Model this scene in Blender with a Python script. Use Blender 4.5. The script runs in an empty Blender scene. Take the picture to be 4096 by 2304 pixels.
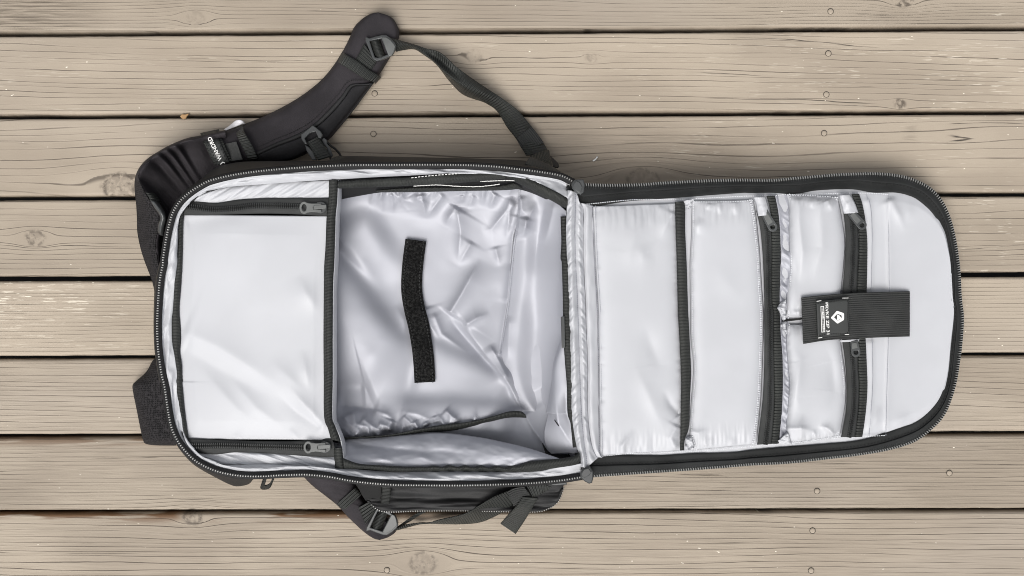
import bpy, math, random
import numpy as np
from mathutils import Matrix, Vector

# ------------------------------------------------------------------ camera, sky, sun, exposure
sc = bpy.context.scene
CAM_H = 1.25                 # lens height above the deck (m)
KPX = 1.126 / 4096.0         # metres of deck per photograph pixel
cam_d = bpy.data.cameras.new("camera"); cam = bpy.data.objects.new("camera", cam_d)
sc.collection.objects.link(cam)
cam.location = (0, 0, CAM_H); cam.rotation_euler = (0, 0, 0)
cam_d.sensor_width = 36.0; cam_d.lens = 36.0 * CAM_H / 1.126
cam_d.clip_start = 0.01; cam_d.clip_end = 200.0
sc.camera = cam

SUN_EL, SUN_AZ = math.radians(60), math.radians(-108)   # azimuth in the XY plane, from +X
world = bpy.data.worlds.new("World"); sc.world = world; world.use_nodes = True
wn = world.node_tree.nodes; wl = world.node_tree.links; wn.clear()
sky = wn.new("ShaderNodeTexSky"); sky.sky_type = 'NISHITA'; sky.sun_disc = False
sky.sun_elevation = SUN_EL; sky.sun_rotation = math.pi/2 - SUN_AZ
sky.air_density = 1.0; sky.dust_density = 4.0; sky.ozone_density = 1.0
hs = wn.new("ShaderNodeHueSaturation"); hs.inputs['Saturation'].default_value = 0.16   # thin cloud over the blue
bg = wn.new("ShaderNodeBackground"); bg.inputs['Strength'].default_value = 0.100
wo = wn.new("ShaderNodeOutputWorld")
wl.new(sky.outputs[0], hs.inputs['Color']); wl.new(hs.outputs[0], bg.inputs[0]); wl.new(bg.outputs[0], wo.inputs[0])
sun_d = bpy.data.lights.new("sun", 'SUN'); sun = bpy.data.objects.new("sun", sun_d); sc.collection.objects.link(sun)
sun_d.energy = 1.5; sun_d.angle = math.radians(35); sun_d.color = (1.0, 0.965, 0.92)
sdir = Vector((math.cos(SUN_EL)*math.cos(SUN_AZ), math.cos(SUN_EL)*math.sin(SUN_AZ), math.sin(SUN_EL)))
sun.rotation_euler = sdir.to_track_quat('Z', 'Y').to_euler(); sun.location = sdir * 5
sc.view_settings.view_transform = 'Standard'; sc.view_settings.look = 'None'
sc.view_settings.gamma = 1.0; sc.view_settings.use_curve_mapping = False
sc.view_settings.exposure = 0.60
sc.cycles.filter_width = 1.0

rng = np.random.default_rng(7); random.seed(7)

# ------------------------------------------------------------------ helpers: photo measurements -> metres
CROPS = {'F': (0, 0, 1.59006), 'A': (500, 0, .46584), 'B': (1500, 0, .46584), 'C': (500, 600, .34938),
         'D': (1300, 600, .42718), 'E': (500, 1400, .55215), 'G': (1300, 1500, .48309), 'H': (2200, 650, .44865),
         'I': (3000, 650, .44865), 'J': (2200, 1250, .48309), 'K': (3000, 1250, .48309), 'L': (600, 1050, .37951),
         'M': (1350, 1050, .41408), 'N': (3100, 1150, .23292), 'O': (780, 480, .138), 'P': (1380, 120, .138),
         'Q': (2060, 600, .17946), 'R': (0, 900, .65543), 'S': (3000, 0, .44176), 'T': (0, 0, .48309),
         'U': (0, 1700, .5823), 'V': (1340, 1840, .37267), 'W': (500, 480, .44172), 'X': (1100, 450, .15873),
         'Y': (3000, 740, .17943), 'Z': (1130, 1700, .138), 'a': (2200, 1780, .12422), 's': (0, 0, 1.0)}
def c(*args):
    """c('A', [(x,y),..], 'B', [...]) -> list of (sx, sy) measurements"""
    out = []
    for k in range(0, len(args), 2):
        ox, oy, s = CROPS[args[k]]
        out += [(ox + p[0]*s, oy + p[1]*s) for p in args[k+1]]
    return out
def zz(pts, z):
    """attach heights: number, list, or function of (sx,sy)"""
    pts = np.asarray(pts, float)
    if callable(z): h = np.array([z(*p) for p in pts])
    elif np.isscalar(z): h = np.full(len(pts), float(z))
    else:
        z = np.asarray(z, float); h = np.interp(np.linspace(0, 1, len(pts)), np.linspace(0, 1, len(z)), z)
    return np.column_stack([pts, h])
def W(P):
    P = np.asarray(P, float); s = KPX * (1 - P[..., 2] / CAM_H)
    return np.stack([(P[..., 0]-2048)*s, -(P[..., 1]-1152)*s, P[..., 2]], -1)
def catmull(P, n):
    P = np.asarray(P, float)
    if len(P) < 3:
        t = np.linspace(0, 1, n)[:, None]; return P[0]*(1-t) + P[-1]*t
    Q = np.vstack([2*P[0]-P[1], P, 2*P[-1]-P[-2]])
    out = []; m = max(8, 4*n//len(P))
    for i in range(1, len(Q)-2):
        t = np.linspace(0, 1, m, endpoint=False)[:, None]
        a, b, d, e = Q[i-1], Q[i], Q[i+1], Q[i+2]
        out.append(.5*((2*b)+(-a+d)*t+(2*a-5*b+4*d-e)*t**2+(-a+3*b-3*d+e)*t**3))
    out = np.vstack(out+[P[-1:]])
    L = np.r_[0, np.cumsum(np.linalg.norm(np.diff(out[:, :2], axis=0), axis=1))]
    s = np.linspace(0, L[-1], n)
    return np.column_stack([np.interp(s, L, out[:, k]) for k in range(out.shape[1])])
def offs(P, d, n=None):
    """offset a path in the picture plane; +d is to the right of travel (y down)"""
    P = np.asarray(P, float)
    if n: P = catmull(P, n)
    T = np.gradient(P[:, :2], axis=0); T /= np.linalg.norm(T, axis=1)[:, None] + 1e-9
    R = P.copy(); R[:, 0] += -T[:, 1]*d; R[:, 1] += T[:, 0]*d
    return R
def hash2(ix, iy, s):
    h = np.sin(ix*127.1 + iy*311.7 + s*74.7) * 43758.5453
    return h - np.floor(h)
def vnoise(x, y, s=0):
    ix, iy = np.floor(x), np.floor(y); fx, fy = x-ix, y-iy
    fx = fx*fx*fx*(fx*(fx*6-15)+10); fy = fy*fy*fy*(fy*(fy*6-15)+10)
    return (hash2(ix, iy, s)*(1-fx)+hash2(ix+1, iy, s)*fx)*(1-fy) + (hash2(ix, iy+1, s)*(1-fx)+hash2(ix+1, iy+1, s)*fx)*fy - .5
def fbm(x, y, s=0, o=3):
    v = 0; a = 1.
    for k in range(o): v = v + a*vnoise(x*2**k, y*2**k, s+k*13.3); a *= .5
    return v
def sstep(a, b, x):
    t = np.clip((x-a)/(b-a), 0, 1); return t*t*(3-2*t)
def crease(X, Y, pts, A, wl, wr, soft=4., taper=(.5, .5)):
    """a fold along a polyline: height A, falls off over wl (left of travel) and wr (right), picture px"""
    P = np.asarray(pts, float); seg = np.linalg.norm(np.diff(P, axis=0), axis=1); tot = seg.sum(); acc = 0
    best = np.full(X.shape, 1e18); sd = np.zeros(X.shape); tt = np.zeros(X.shape)
    for i in range(len(P)-1):
        a, b = P[i], P[i+1]; d = b-a; L2 = (d**2).sum()
        t = np.clip(((X-a[0])*d[0]+(Y-a[1])*d[1])/L2, 0, 1)
        dx, dy = X-(a[0]+t*d[0]), Y-(a[1]+t*d[1]); r = dx*dx+dy*dy
        side = d[0]*dy - d[1]*dx
        m = r < best
        best = np.where(m, r, best); sd = np.where(m, np.sign(side), sd); tt = np.where(m, (acc+t*seg[i])/tot, tt); acc += seg[i]
    r = np.sqrt(best)
    w = np.where(sd > 0, wr, wl)
    env = sstep(0, max(taper[0], 1e-3), tt) * sstep(0, max(taper[1], 1e-3), 1-tt)
    rr = np.sqrt(r*r+soft*soft)-soft
    return A*env*np.exp(-rr/w)

def mixp(a, b, t, n=60):
    return catmull(np.asarray(a, float)[:, :2], n)*(1-t) + catmull(np.asarray(b, float)[:, :2], n)*t
col = sc.collection
def setp(o, label=None, cat=None, group=None, kind=None):
    if label: o["label"] = label
    if cat: o["category"] = cat
    if group: o["group"] = group
    if kind: o["kind"] = kind
    return o
def empty(name, loc):
    o = bpy.data.objects.new(name, None); o.location = loc; o.empty_display_size = .05; col.objects.link(o); return o
def attach(o, parent):
    if parent is not None:
        o.parent = parent
        if parent.type == 'EMPTY': o.matrix_parent_inverse = Matrix.Translation(parent.location).inverted()
def mk(name, V, Fc, mat, parent=None, uv=None, smooth=True, sol=0., kind=None, attrs=None):
    me = bpy.data.meshes.new(name)
    V = np.asarray(V, float)
    me.from_pydata(V.tolist(), [], Fc if isinstance(Fc, list) else Fc.tolist())
    if uv is not None:
        ul = me.uv_layers.new(name="UVMap"); idx = np.empty(len(me.loops), np.int32); me.loops.foreach_get('vertex_index', idx)
        ul.data.foreach_set('uv', np.asarray(uv, np.float32)[idx].ravel())
    if attrs:
        for k, a in attrs.items():
            at = me.attributes.new(k, 'FLOAT', 'POINT'); at.data.foreach_set('value', np.asarray(a, np.float32).ravel())
    if smooth: me.polygons.foreach_set('use_smooth', np.ones(len(me.polygons), bool))
    me.update(); me.materials.append(mat)
    o = bpy.data.objects.new(name, me); col.objects.link(o); attach(o, parent)
    if sol:
        m = o.modifiers.new("thickness", 'SOLIDIFY'); m.thickness = abs(sol); m.offset = -1 if sol > 0 else 1
    if kind: o["kind"] = kind
    return o
def gridfaces(nv, nu):
    i = np.arange(nv*nu).reshape(nv, nu)
    return np.stack([i[:-1, :-1], i[1:, :-1], i[1:, 1:], i[:-1, 1:]], -1).reshape(-1, 4)
def loft(name, curves, nu, nv, mat, parent=None, fn=None, crown=0., sol=.0012, kind=None, flip=False):
    C = [catmull(np.asarray(q, float), nu) for q in curves]
    C = np.stack(C)                                   # k,nu,3
    if len(C) == 2:
        v = np.linspace(0, 1, nv)[:, None, None]; P = C[0]*(1-v)+C[1]*v
    else:
        k = len(C); t = np.linspace(0, k-1, nv); i = np.minimum(t.astype(int), k-2); f = (t-i)[:, None, None]
        E = np.concatenate([2*C[:1]-C[1:2], C, 2*C[-1:]-C[-2:-1]]); a, b, d, e = E[i], E[i+1], E[i+2], E[i+3]
        P = .5*((2*b)+(-a+d)*f+(2*a-5*b+4*d-e)*f**2+(-a+3*b-3*d+e)*f**3)
    v = np.broadcast_to(np.linspace(0, 1, nv)[:, None], P.shape[:2]); u = np.broadcast_to(np.linspace(0, 1, nu)[None], P.shape[:2])
    P = P.copy()
    if crown: P[..., 2] += crown*(1-(2*v-1)**2)
    if fn is not None: P[..., 2] += fn(P[..., 0], P[..., 1], u, v)
    Wd = W(P)
    mid = Wd[nv//2]; su = np.r_[0, np.cumsum(np.linalg.norm(np.diff(mid, axis=0), axis=1))]
    sv = np.concatenate([np.zeros((1, nu)), np.cumsum(np.linalg.norm(np.diff(Wd, axis=0), axis=2), axis=0)])
    uv = np.stack([np.broadcast_to(su, (nv, nu)), sv], -1).reshape(-1, 2)
    Fc = gridfaces(nv, nu)
    # make faces look up
    a, b, d = Wd.reshape(-1, 3)[Fc[:, 0]], Wd.reshape(-1, 3)[Fc[:, 1]], Wd.reshape(-1, 3)[Fc[:, 2]]
    if np.cross(b-a, d-a)[:, 2].mean() < 0: Fc = Fc[:, ::-1]
    return mk(name, Wd.reshape(-1, 3), Fc, mat, parent, uv, True, sol, kind)
def band(name, path, width, nu, mat, parent=None, nv=7, crown=.001, shift=0., sol=.001, fn=None):
    p = catmull(np.asarray(path, float), nu)
    return loft(name, [offs(p, shift-width/2), offs(p, shift+width/2)], nu, nv, mat, parent, fn, crown, sol)
def boxes(name, C, T, N, l, w, h, mat, parent, taper=.7, kind='stuff'):
    """many small tapered blocks: centres C (m), along T, across N"""
    n = len(C); Z = np.array([0, 0, 1.])
    q = []
    for sz, tp in ((0, 1.), (1, taper)):
        for a, b in ((-1, -1), (1, -1), (1, 1), (-1, 1)):
            q.append(C + T*(a*l*tp/2) + N*(b*w*tp/2) + Z*(sz*h))
    V = np.stack(q, 1).reshape(-1, 3)
    f = np.array([[0, 3, 2, 1], [4, 5, 6, 7], [0, 1, 5, 4], [1, 2, 6, 5], [2, 3, 7, 6], [3, 0, 4, 7]])
    Fc = (np.arange(n)[:, None, None]*8 + f[None]).reshape(-1, 4)
    return mk(name, V, Fc, mat, parent, None, False, 0, kind)
def along(path, step, off=0.):
    """points along a picture-space path every step px -> world centre, tangent, normal"""
    P = np.asarray(path, float); L = np.linalg.norm(np.diff(catmull(P, 200)[:, :2], axis=0), axis=1).sum()
    n = max(2, int(L/step)); Q = catmull(P, n)
    if off: Q = offs(Q, off)
    Cw = W(Q); T = np.gradient(Cw, axis=0); T /= np.linalg.norm(T, axis=1)[:, None]
    N = np.cross(T, [0, 0, 1.]); N /= np.linalg.norm(N, axis=1)[:, None] + 1e-9
    return Cw, T, N
PXM = KPX*.92
def teeth(name, path, mat, parent, step=9.4, l=5., w=11., h=.0016, off=0., slant=0.):
    C, T, N = along(path, step, off)
    N2 = N + T*slant; N2 /= np.linalg.norm(N2, axis=1)[:, None]
    return boxes(name, C, T, N2, l*PXM, w*PXM, h, mat, parent, .6)
def stitch(name, path, mat, parent, step=10., l=7., w=3., h=.0005, off=0.):
    C, T, N = along(path, step, off); C = C + rng.normal(0, .00006, C.shape)
    return boxes(name, C, T, N, l*PXM, w*PXM, h, mat, parent, .8)
def plate(name, loops, z, thick, mat, parent=None, bevel=.0004, tilt=None, res=3):
    """flat shaped piece from closed picture-space outlines (holes allowed), real thickness"""
    cu = bpy.data.curves.new(name, 'CURVE'); cu.dimensions = '2D'; cu.fill_mode = 'BOTH'
    cu.extrude = max(thick/2-bevel, .00005); cu.bevel_depth = bevel; cu.bevel_resolution = 1
    for lp in loops:
        P = W(zz(lp, z)); s = cu.splines.new('POLY'); s.points.add(len(P)-1); s.use_cyclic_u = True
        for i, p in enumerate(P): s.points[i].co = (p[0], p[1], 0, 1)
    o = bpy.data.objects.new(name, cu); col.objects.link(o)
    dg = bpy.context.evaluated_depsgraph_get(); me = bpy.data.meshes.new_from_object(o.evaluated_get(dg))
    bpy.data.objects.remove(o); bpy.data.curves.remove(cu)
    me.name = name; me.materials.clear(); me.materials.append(mat)
    n = len(me.vertices); co = np.empty(n*3, np.float32); me.vertices.foreach_get('co', co); co = co.reshape(-1, 3)
    co[:, 2] += z + thick/2
    if tilt: co[:, 2] += tilt(co[:, 0], co[:, 1])
    me.vertices.foreach_set('co', co.ravel()); me.update()
    o = bpy.data.objects.new(name, me); col.objects.link(o); attach(o, parent); return o
def text(name, body, loc_s, z, ang, height_px, length_px, mat, parent, bold=.02, zfn=None):
    cu = bpy.data.curves.new(name, 'FONT'); cu.body = body; cu.size = 1; cu.offset = bold; cu.extrude = .0; cu.align_x = 'LEFT'
    o = bpy.data.objects.new(name, cu); col.objects.link(o)
    dg = bpy.context.evaluated_depsgraph_get(); me = bpy.data.meshes.new_from_object(o.evaluated_get(dg))
    bpy.data.objects.remove(o); bpy.data.curves.remove(cu)
    n = len(me.vertices); co = np.empty(n*3, np.float32); me.vertices.foreach_get('co', co); co = co.reshape(-1, 3).astype(float)
    co[:, :2] -= co[:, :2].min(0); mx = co[:, :2].max(0)
    s = KPX*(1-z/CAM_H); a = co[:, 0]/mx[0]*length_px*s; b = co[:, 1]/mx[1]*height_px*s
    o0 = W(np.array([[loc_s[0], loc_s[1], z]]))[0]
    X = o0[0] + a*math.cos(ang) - b*math.sin(ang); Y = o0[1] + a*math.sin(ang) + b*math.cos(ang)
    Z = np.full(n, z) if zfn is None else zfn(X, Y)
    me.vertices.foreach_set('co', np.column_stack([X, Y, Z]).astype(np.float32).ravel()); me.update(); me.name = name
    me.materials.clear(); me.materials.append(mat)
    o = bpy.data.objects.new(name, me); col.objects.link(o); attach(o, parent); return o

# ------------------------------------------------------------------ materials
def newmat(name):
    m = bpy.data.materials.new(name); m.use_nodes = True; nt = m.node_tree
    b = nt.nodes['Principled BSDF']; return m, nt, b
def nd(nt, t, **kw):
    n = nt.nodes.new(t)
    for k, v in kw.items():
        if k in n.inputs: n.inputs[k].default_value = v
        else: setattr(n, k, v)
    return n
def mth(nt, op, a, b=None, cc=None):
    n = nt.nodes.new('ShaderNodeMath'); n.operation = op
    for i, x in enumerate((a, b, cc)):
        if x is None: continue
        if isinstance(x, (int, float)): n.inputs[i].default_value = x
        else: nt.links.new(x, n.inputs[i])
    return n.outputs[0]
def vec(nt, x, y, z):
    n = nt.nodes.new('ShaderNodeCombineXYZ')
    for i, v in enumerate((x, y, z)):
        if isinstance(v, (int, float)): n.inputs[i].default_value = v
        else: nt.links.new(v, n.inputs[i])
    return n.outputs[0]
def noise(nt, v, scale=1., detail=2., rough=.5):
    n = nt.nodes.new('ShaderNodeTexNoise'); n.inputs['Scale'].default_value = scale
    n.inputs['Detail'].default_value = detail; n.inputs['Roughness'].default_value = rough
    nt.links.new(v, n.inputs['Vector']); return n.outputs['Fac']
def ramp(nt, f, a, b, ca=0., cb=1.):
    n = nt.nodes.new('ShaderNodeMapRange'); n.interpolation_type = 'SMOOTHSTEP'
    nt.links.new(f, n.inputs[0]); n.inputs[1].default_value = a; n.inputs[2].default_value = b
    n.inputs[3].default_value = ca; n.inputs[4].default_value = cb; return n.outputs[0]
def mixc(nt, f, a, b):
    n = nt.nodes.new('ShaderNodeMix'); n.data_type = 'RGBA'
    if isinstance(f, (int, float)): n.inputs[0].default_value = f
    else: nt.links.new(f, n.inputs[0])
    for s, x in ((6, a), (7, b)):
        if isinstance(x, tuple): n.inputs[s].default_value = (*x, 1) if len(x) == 3 else x
        else: nt.links.new(x, n.inputs[s])
    return n.outputs[2]
def bump(nt, b, h, strength=.3, dist=.001):
    n = nt.nodes.new('ShaderNodeBump'); n.inputs['Strength'].default_value = strength; n.inputs['Distance'].default_value = dist
    nt.links.new(h, n.inputs['Height']); nt.links.new(n.outputs[0], b.inputs['Normal'])

def mat_lining(name, colr, rough=.42, metal=.0, sheen=.0, bstr=.12):
    m, nt, b = newmat(name); tc = nd(nt, 'ShaderNodeTexCoord').outputs['Object']
    n1 = noise(nt, tc, 18., 3.); n2 = noise(nt, tc, 900., 1.)
    cl = mixc(nt, ramp(nt, n1, .35, .65), tuple(x*.96 for x in colr), colr)
    nt.links.new(cl, b.inputs['Base Color']); b.inputs['Roughness'].default_value = rough
    b.inputs['Metallic'].default_value = metal; b.inputs['Specular IOR Level'].default_value = .55
    b.inputs['Sheen Weight'].default_value = sheen
    h = mth(nt, 'ADD', mth(nt, 'MULTIPLY', noise(nt, tc, 60., 1.), .5), mth(nt, 'MULTIPLY', n2, .25))
    bump(nt, b, h, bstr, .0012); return m
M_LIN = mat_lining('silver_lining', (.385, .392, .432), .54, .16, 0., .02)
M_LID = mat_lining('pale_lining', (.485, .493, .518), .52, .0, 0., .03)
def mat_dark(name, colr, rough=.7, scale=700., bs=.3, uvrib=None, ribstr=.5, spec=.4, uax=0):
    m, nt, b = newmat(name); tc = nd(nt, 'ShaderNodeTexCoord')
    n1 = noise(nt, tc.outputs['Object'], 25., 3.); n2 = noise(nt, tc.outputs['Object'], scale, 2.)
    cl = mixc(nt, ramp(nt, n1, .3, .7), tuple(x*.75 for x in colr), tuple(x*1.2 for x in colr))
    h = n2
    if uvrib:
        sep = nd(nt, 'ShaderNodeSeparateXYZ'); nt.links.new(tc.outputs['UV'], sep.inputs[0])
        w = mth(nt, 'SINE', mth(nt, 'MULTIPLY', sep.outputs[uax], 2*math.pi/uvrib))
        w = mth(nt, 'ADD', mth(nt, 'MULTIPLY', w, .5), .5)
        h = mth(nt, 'ADD', w, mth(nt, 'MULTIPLY', n2, .35)); bs = ribstr
    nt.links.new(cl, b.inputs['Base Color']); b.inputs['Roughness'].default_value = rough
    b.inputs['Specular IOR Level'].default_value = spec
    bump(nt, b, h, bs, .0011 if uvrib else .0006); return m
M_SHELL = mat_dark('black_shell_fabric', (.016, .016, .0165), .6, 500., .2, spec=.3)
M_STRAP = mat_dark('strap_fabric', (.030, .0268, .030), .8, 1100., .45, spec=.22)
def mat_mesh():
    m, nt, b = newmat('air_mesh'); tc = nd(nt, 'ShaderNodeTexCoord').outputs['Object']
    v = nd(nt, 'ShaderNodeTexVoronoi', Scale=520., Randomness=.3); nt.links.new(tc, v.inputs['Vector'])
    d = ramp(nt, v.outputs['Distance'], .25, .55)
    nt.links.new(mixc(nt, d, (.010, .0095, .010), (.024, .022, .0235)), b.inputs['Base Color']); b.inputs['Roughness'].default_value = .85
    b.inputs['Specular IOR Level'].default_value = .25; bump(nt, b, d, .9, .0012); return m
M_MESH = mat_mesh()
M_WEB = mat_dark('ribbed_webbing', (.027, .029, .0265), .55, 900., .3, uvrib=.0030, ribstr=1.)
M_ELA = mat_dark('ribbed_elastic', (.027, .028, .027), .62, 900., .3, uvrib=.0022, ribstr=.6, uax=1)
M_BIND = mat_dark('binding_tape', (.023, .0245, .0225), .62, 900., .3, uvrib=.0015, ribstr=.5)
M_TAPE = mat_dark('zipper_tape', (.030, .0315, .031), .75, 1200., .4)
M_ZTAPE = mat_dark('black_zipper_tape', (.009, .009, .0095), .75, 1200., .3)
M_BORD = mat_dark('lid_border_fabric', (.018, .019, .019), .8, 1200., .35, spec=.25)
M_SIDE = mat_dark('strap_side_fabric', (.016, .0155, .017), .8, 1200., .3, spec=.25)
M_COIL = mat_dark('zipper_coil', (.022, .024, .024), .4, 1200., .1)
M_PULL = mat_dark('pull_plastic', (.105, .109, .106), .4, 300., .05, spec=.5)
def mat_velcro():
    m, nt, b = newmat('loop_fastener'); tc = nd(nt, 'ShaderNodeTexCoord').outputs['Object']
    n1 = noise(nt, tc, 420., 3., .7); f = ramp(nt, n1, .42, .66)
    nt.links.new(mixc(nt, f, (.003, .003, .003), (.022, .022, .021)), b.inputs['Base Color']); b.inputs['Roughness'].default_value = .95
    b.inputs['Specular IOR Level'].default_value = .12; b.inputs['Sheen Weight'].default_value = .05; bump(nt, b, f, 1., .0015); return m
M_VELC = mat_velcro()
M_PLAS = mat_dark('black_plastic', (.050, .053, .054), .33, 300., .04, spec=.5)
M_RUB = mat_dark('rubber_patch', (.030, .032, .031), .55, 300., .1)
M_THR_SHADE = mat_dark('black_thread_and_shade', (.010, .010, .010), .8, 300., .1)
def mat_plain(name, colr, rough=.5, metal=0.):
    m, nt, b = newmat(name); tc = nd(nt, 'ShaderNodeTexCoord').outputs['Object']
    nt.links.new(mixc(nt, noise(nt, tc, 300., 2.), tuple(x*.85 for x in colr), colr), b.inputs['Base Color'])
    b.inputs['Roughness'].default_value = rough; b.inputs['Metallic'].default_value = metal; return m
M_TEETH = mat_plain('zipper_teeth', (.46, .46, .445), .4, .3)
M_TEETH2 = mat_plain('zipper_teeth_dull', (.34, .34, .33), .4, .4)
M_WTH = mat_plain('white_thread', (.72, .73, .76), .6)
M_GTH = mat_plain('grey_thread', (.30, .31, .35), .6)
M_PRINT = mat_plain('white_print', (.82, .82, .80), .5)
M_TAG = mat_plain('white_care_tag', (.78, .77, .80), .5)
M_LEAF = mat_plain('dry_leaf', (.40, .24, .11), .7)
M_GROUND_GAP = mat_plain('dark_soil_and_gap', (.012, .011, .010), .95)

def mat_wood():
    m, nt, b = newmat('stained_deck_wood')
    tc = nd(nt, 'ShaderNodeTexCoord').outputs['Object']; sep = nd(nt, 'ShaderNodeSeparateXYZ'); nt.links.new(tc, sep.inputs[0])
    x = sep.outputs[0]
    def at(k): return nd(nt, 'ShaderNodeAttribute', attribute_name=k).outputs['Fac']
    gv, seed, kn, fl, bare, freq, rough = (at(k) for k in ('gv', 'seed', 'knot', 'fleck', 'bare', 'freq', 'roughpatch'))
    v_low = vec(nt, mth(nt, 'MULTIPLY', x, 2.2), mth(nt, 'MULTIPLY', gv, 26.), seed)
    v_mid = vec(nt, mth(nt, 'MULTIPLY', x, 9.), mth(nt, 'MULTIPLY', gv, 120.), seed)
    v_fin = vec(nt, mth(nt, 'MULTIPLY', x, 55.), mth(nt, 'MULTIPLY', gv, 900.), seed)
    warp = mth(nt, 'ADD', mth(nt, 'MULTIPLY', noise(nt, v_low, 1., 2.), 3.6), mth(nt, 'MULTIPLY', noise(nt, v_mid, 1., 3., .6), .32))
    f = mth(nt, 'ADD', mth(nt, 'MULTIPLY', gv, freq), warp)
    fr = mth(nt, 'FRACT', f)
    # earlywood/latewood ridge: a thin dark groove with a soft shoulder on one side
    groove = mth(nt, 'SUBTRACT', 1., ramp(nt, mth(nt, 'ABSOLUTE', mth(nt, 'SUBTRACT', fr, .5)), .012, .070))
    should = mth(nt, 'SUBTRACT', 1., ramp(nt, mth(nt, 'ABSOLUTE', mth(nt, 'SUBTRACT', fr, .62)), .0, .38))
    per = noise(nt, vec(nt, mth(nt, 'MULTIPLY', x, 5.), mth(nt, 'MULTIPLY', mth(nt, 'FLOOR', f), 7.3), seed), 1., 3., .65)
    lstr = ramp(nt, per, .34, .60)
    line = mth(nt, 'MULTIPLY', groove, mth(nt, 'ADD', mth(nt, 'MULTIPLY', lstr, .80), .14))
    line = mth(nt, 'MULTIPLY', line, mth(nt, 'SUBTRACT', 1., mth(nt, 'MULTIPLY', at('knotin'), .97)))
    # long checks (open cracks)
    f2 = mth(nt, 'ADD', mth(nt, 'MULTIPLY', gv, mth(nt, 'MULTIPLY', freq, .37)), mth(nt, 'MULTIPLY', warp, .9))
    g2 = mth(nt, 'SUBTRACT', 1., ramp(nt, mth(nt, 'ABSOLUTE', mth(nt, 'SUBTRACT', mth(nt, 'FRACT', f2), .5)), .0, .035))
    chk = mth(nt, 'MULTIPLY', g2, ramp(nt, noise(nt, vec(nt, mth(nt, 'MULTIPLY', x, 3.), mth(nt, 'MULTIPLY', mth(nt, 'FLOOR', f2), 3.1), seed), 1., 4., .7), .57, .64))
    fib = noise(nt, v_fin, 1., 3., .6); fib2 = noise(nt, vec(nt, mth(nt, 'MULTIPLY', x, 20.), mth(nt, 'MULTIPLY', gv, 420.), seed), 1., 2.)
    blot = noise(nt, vec(nt, mth(nt, 'MULTIPLY', x, 5.), mth(nt, 'MULTIPLY', gv, 14.), seed), 1., 3.)
    grain = noise(nt, tc, 1400., 2.)
    base = mixc(nt, ramp(nt, blot, .36, .64), (.312, .262, .205), (.384, .326, .257))
    base = mixc(nt, ramp(nt, noise(nt, vec(nt, x, mth(nt, 'MULTIPLY', gv, 3.), seed), 1.5, 3.), .45, .65, 0., .6), base, (.352, .304, .250))
    base = mixc(nt, mth(nt, 'MULTIPLY', ramp(nt, fib, .50, .78), .16), base, (.25, .20, .148))
    base = mixc(nt, mth(nt, 'MULTIPLY', ramp(nt, grain, .45, .75), .22), base, (.27, .22, .165))
    rp = mth(nt, 'MULTIPLY', rough, ramp(nt, fib2, .42, .62))
    base = mixc(nt, mth(nt, 'MULTIPLY', rp, .65), base, (.15, .122, .092))
    base = mixc(nt, mth(nt, 'MULTIPLY', bare, ramp(nt, noise(nt, v_mid, 1.4, 3.), .40, .52)), base, (.125, .066, .030))
    base = mixc(nt, mth(nt, 'MULTIPLY', line, at('linew')), base, (.060, .046, .034))
    base = mixc(nt, mth(nt, 'MULTIPLY', chk, .9), base, (.022, .017, .013))
    # knot: ring of darker cracks
    kr = mth(nt, 'MULTIPLY', kn, ramp(nt, noise(nt, tc, 160., 3., .6), .36, .58))
    base = mixc(nt, mth(nt, 'MULTIPLY', kr, .8), base, (.06, .046, .035))
    # lifted stain flecks showing pale raw fibre
    fm = noise(nt, vec(nt, mth(nt, 'MULTIPLY', x, 55.), mth(nt, 'MULTIPLY', gv, 800.), seed), 1., 2.)
    fk = mth(nt, 'MULTIPLY', ramp(nt, fm, .60, .64), fl)
    rare = mth(nt, 'MULTIPLY', ramp(nt, noise(nt, vec(nt, mth(nt, 'MULTIPLY', x, 170.), mth(nt, 'MULTIPLY', gv, 420.), seed), 1., 1.), .80, .81), 1.)
    fk = mth(nt, 'MAXIMUM', fk, rare)
    base = mixc(nt, fk, base, (.80, .74, .62))
    tn = nd(nt, 'ShaderNodeMix', data_type='RGBA', blend_type='MULTIPLY'); tn.inputs[0].default_value = 1.
    nt.links.new(base, tn.inputs[6]); nt.links.new(at('tint'), tn.inputs[7]); base = tn.outputs[2]
    nt.links.new(base, b.inputs['Base Color'])
    b.inputs['Roughness'].default_value = .62; b.inputs['Specular IOR Level'].default_value = .35
    h = mth(nt, 'SUBTRACT', mth(nt, 'MULTIPLY', should, .18), mth(nt, 'MULTIPLY', line, .9))
    h = mth(nt, 'SUBTRACT', h, mth(nt, 'MULTIPLY', chk, 1.4))
    h = mth(nt, 'ADD', h, mth(nt, 'MULTIPLY', fib, .15)); h = mth(nt, 'SUBTRACT', h, mth(nt, 'MULTIPLY', rp, .8))
    h = mth(nt, 'ADD', h, mth(nt, 'MULTIPLY', grain, .10))
    bump(nt, b, h, .55, .0009); return m
M_WOOD = mat_wood()

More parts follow.
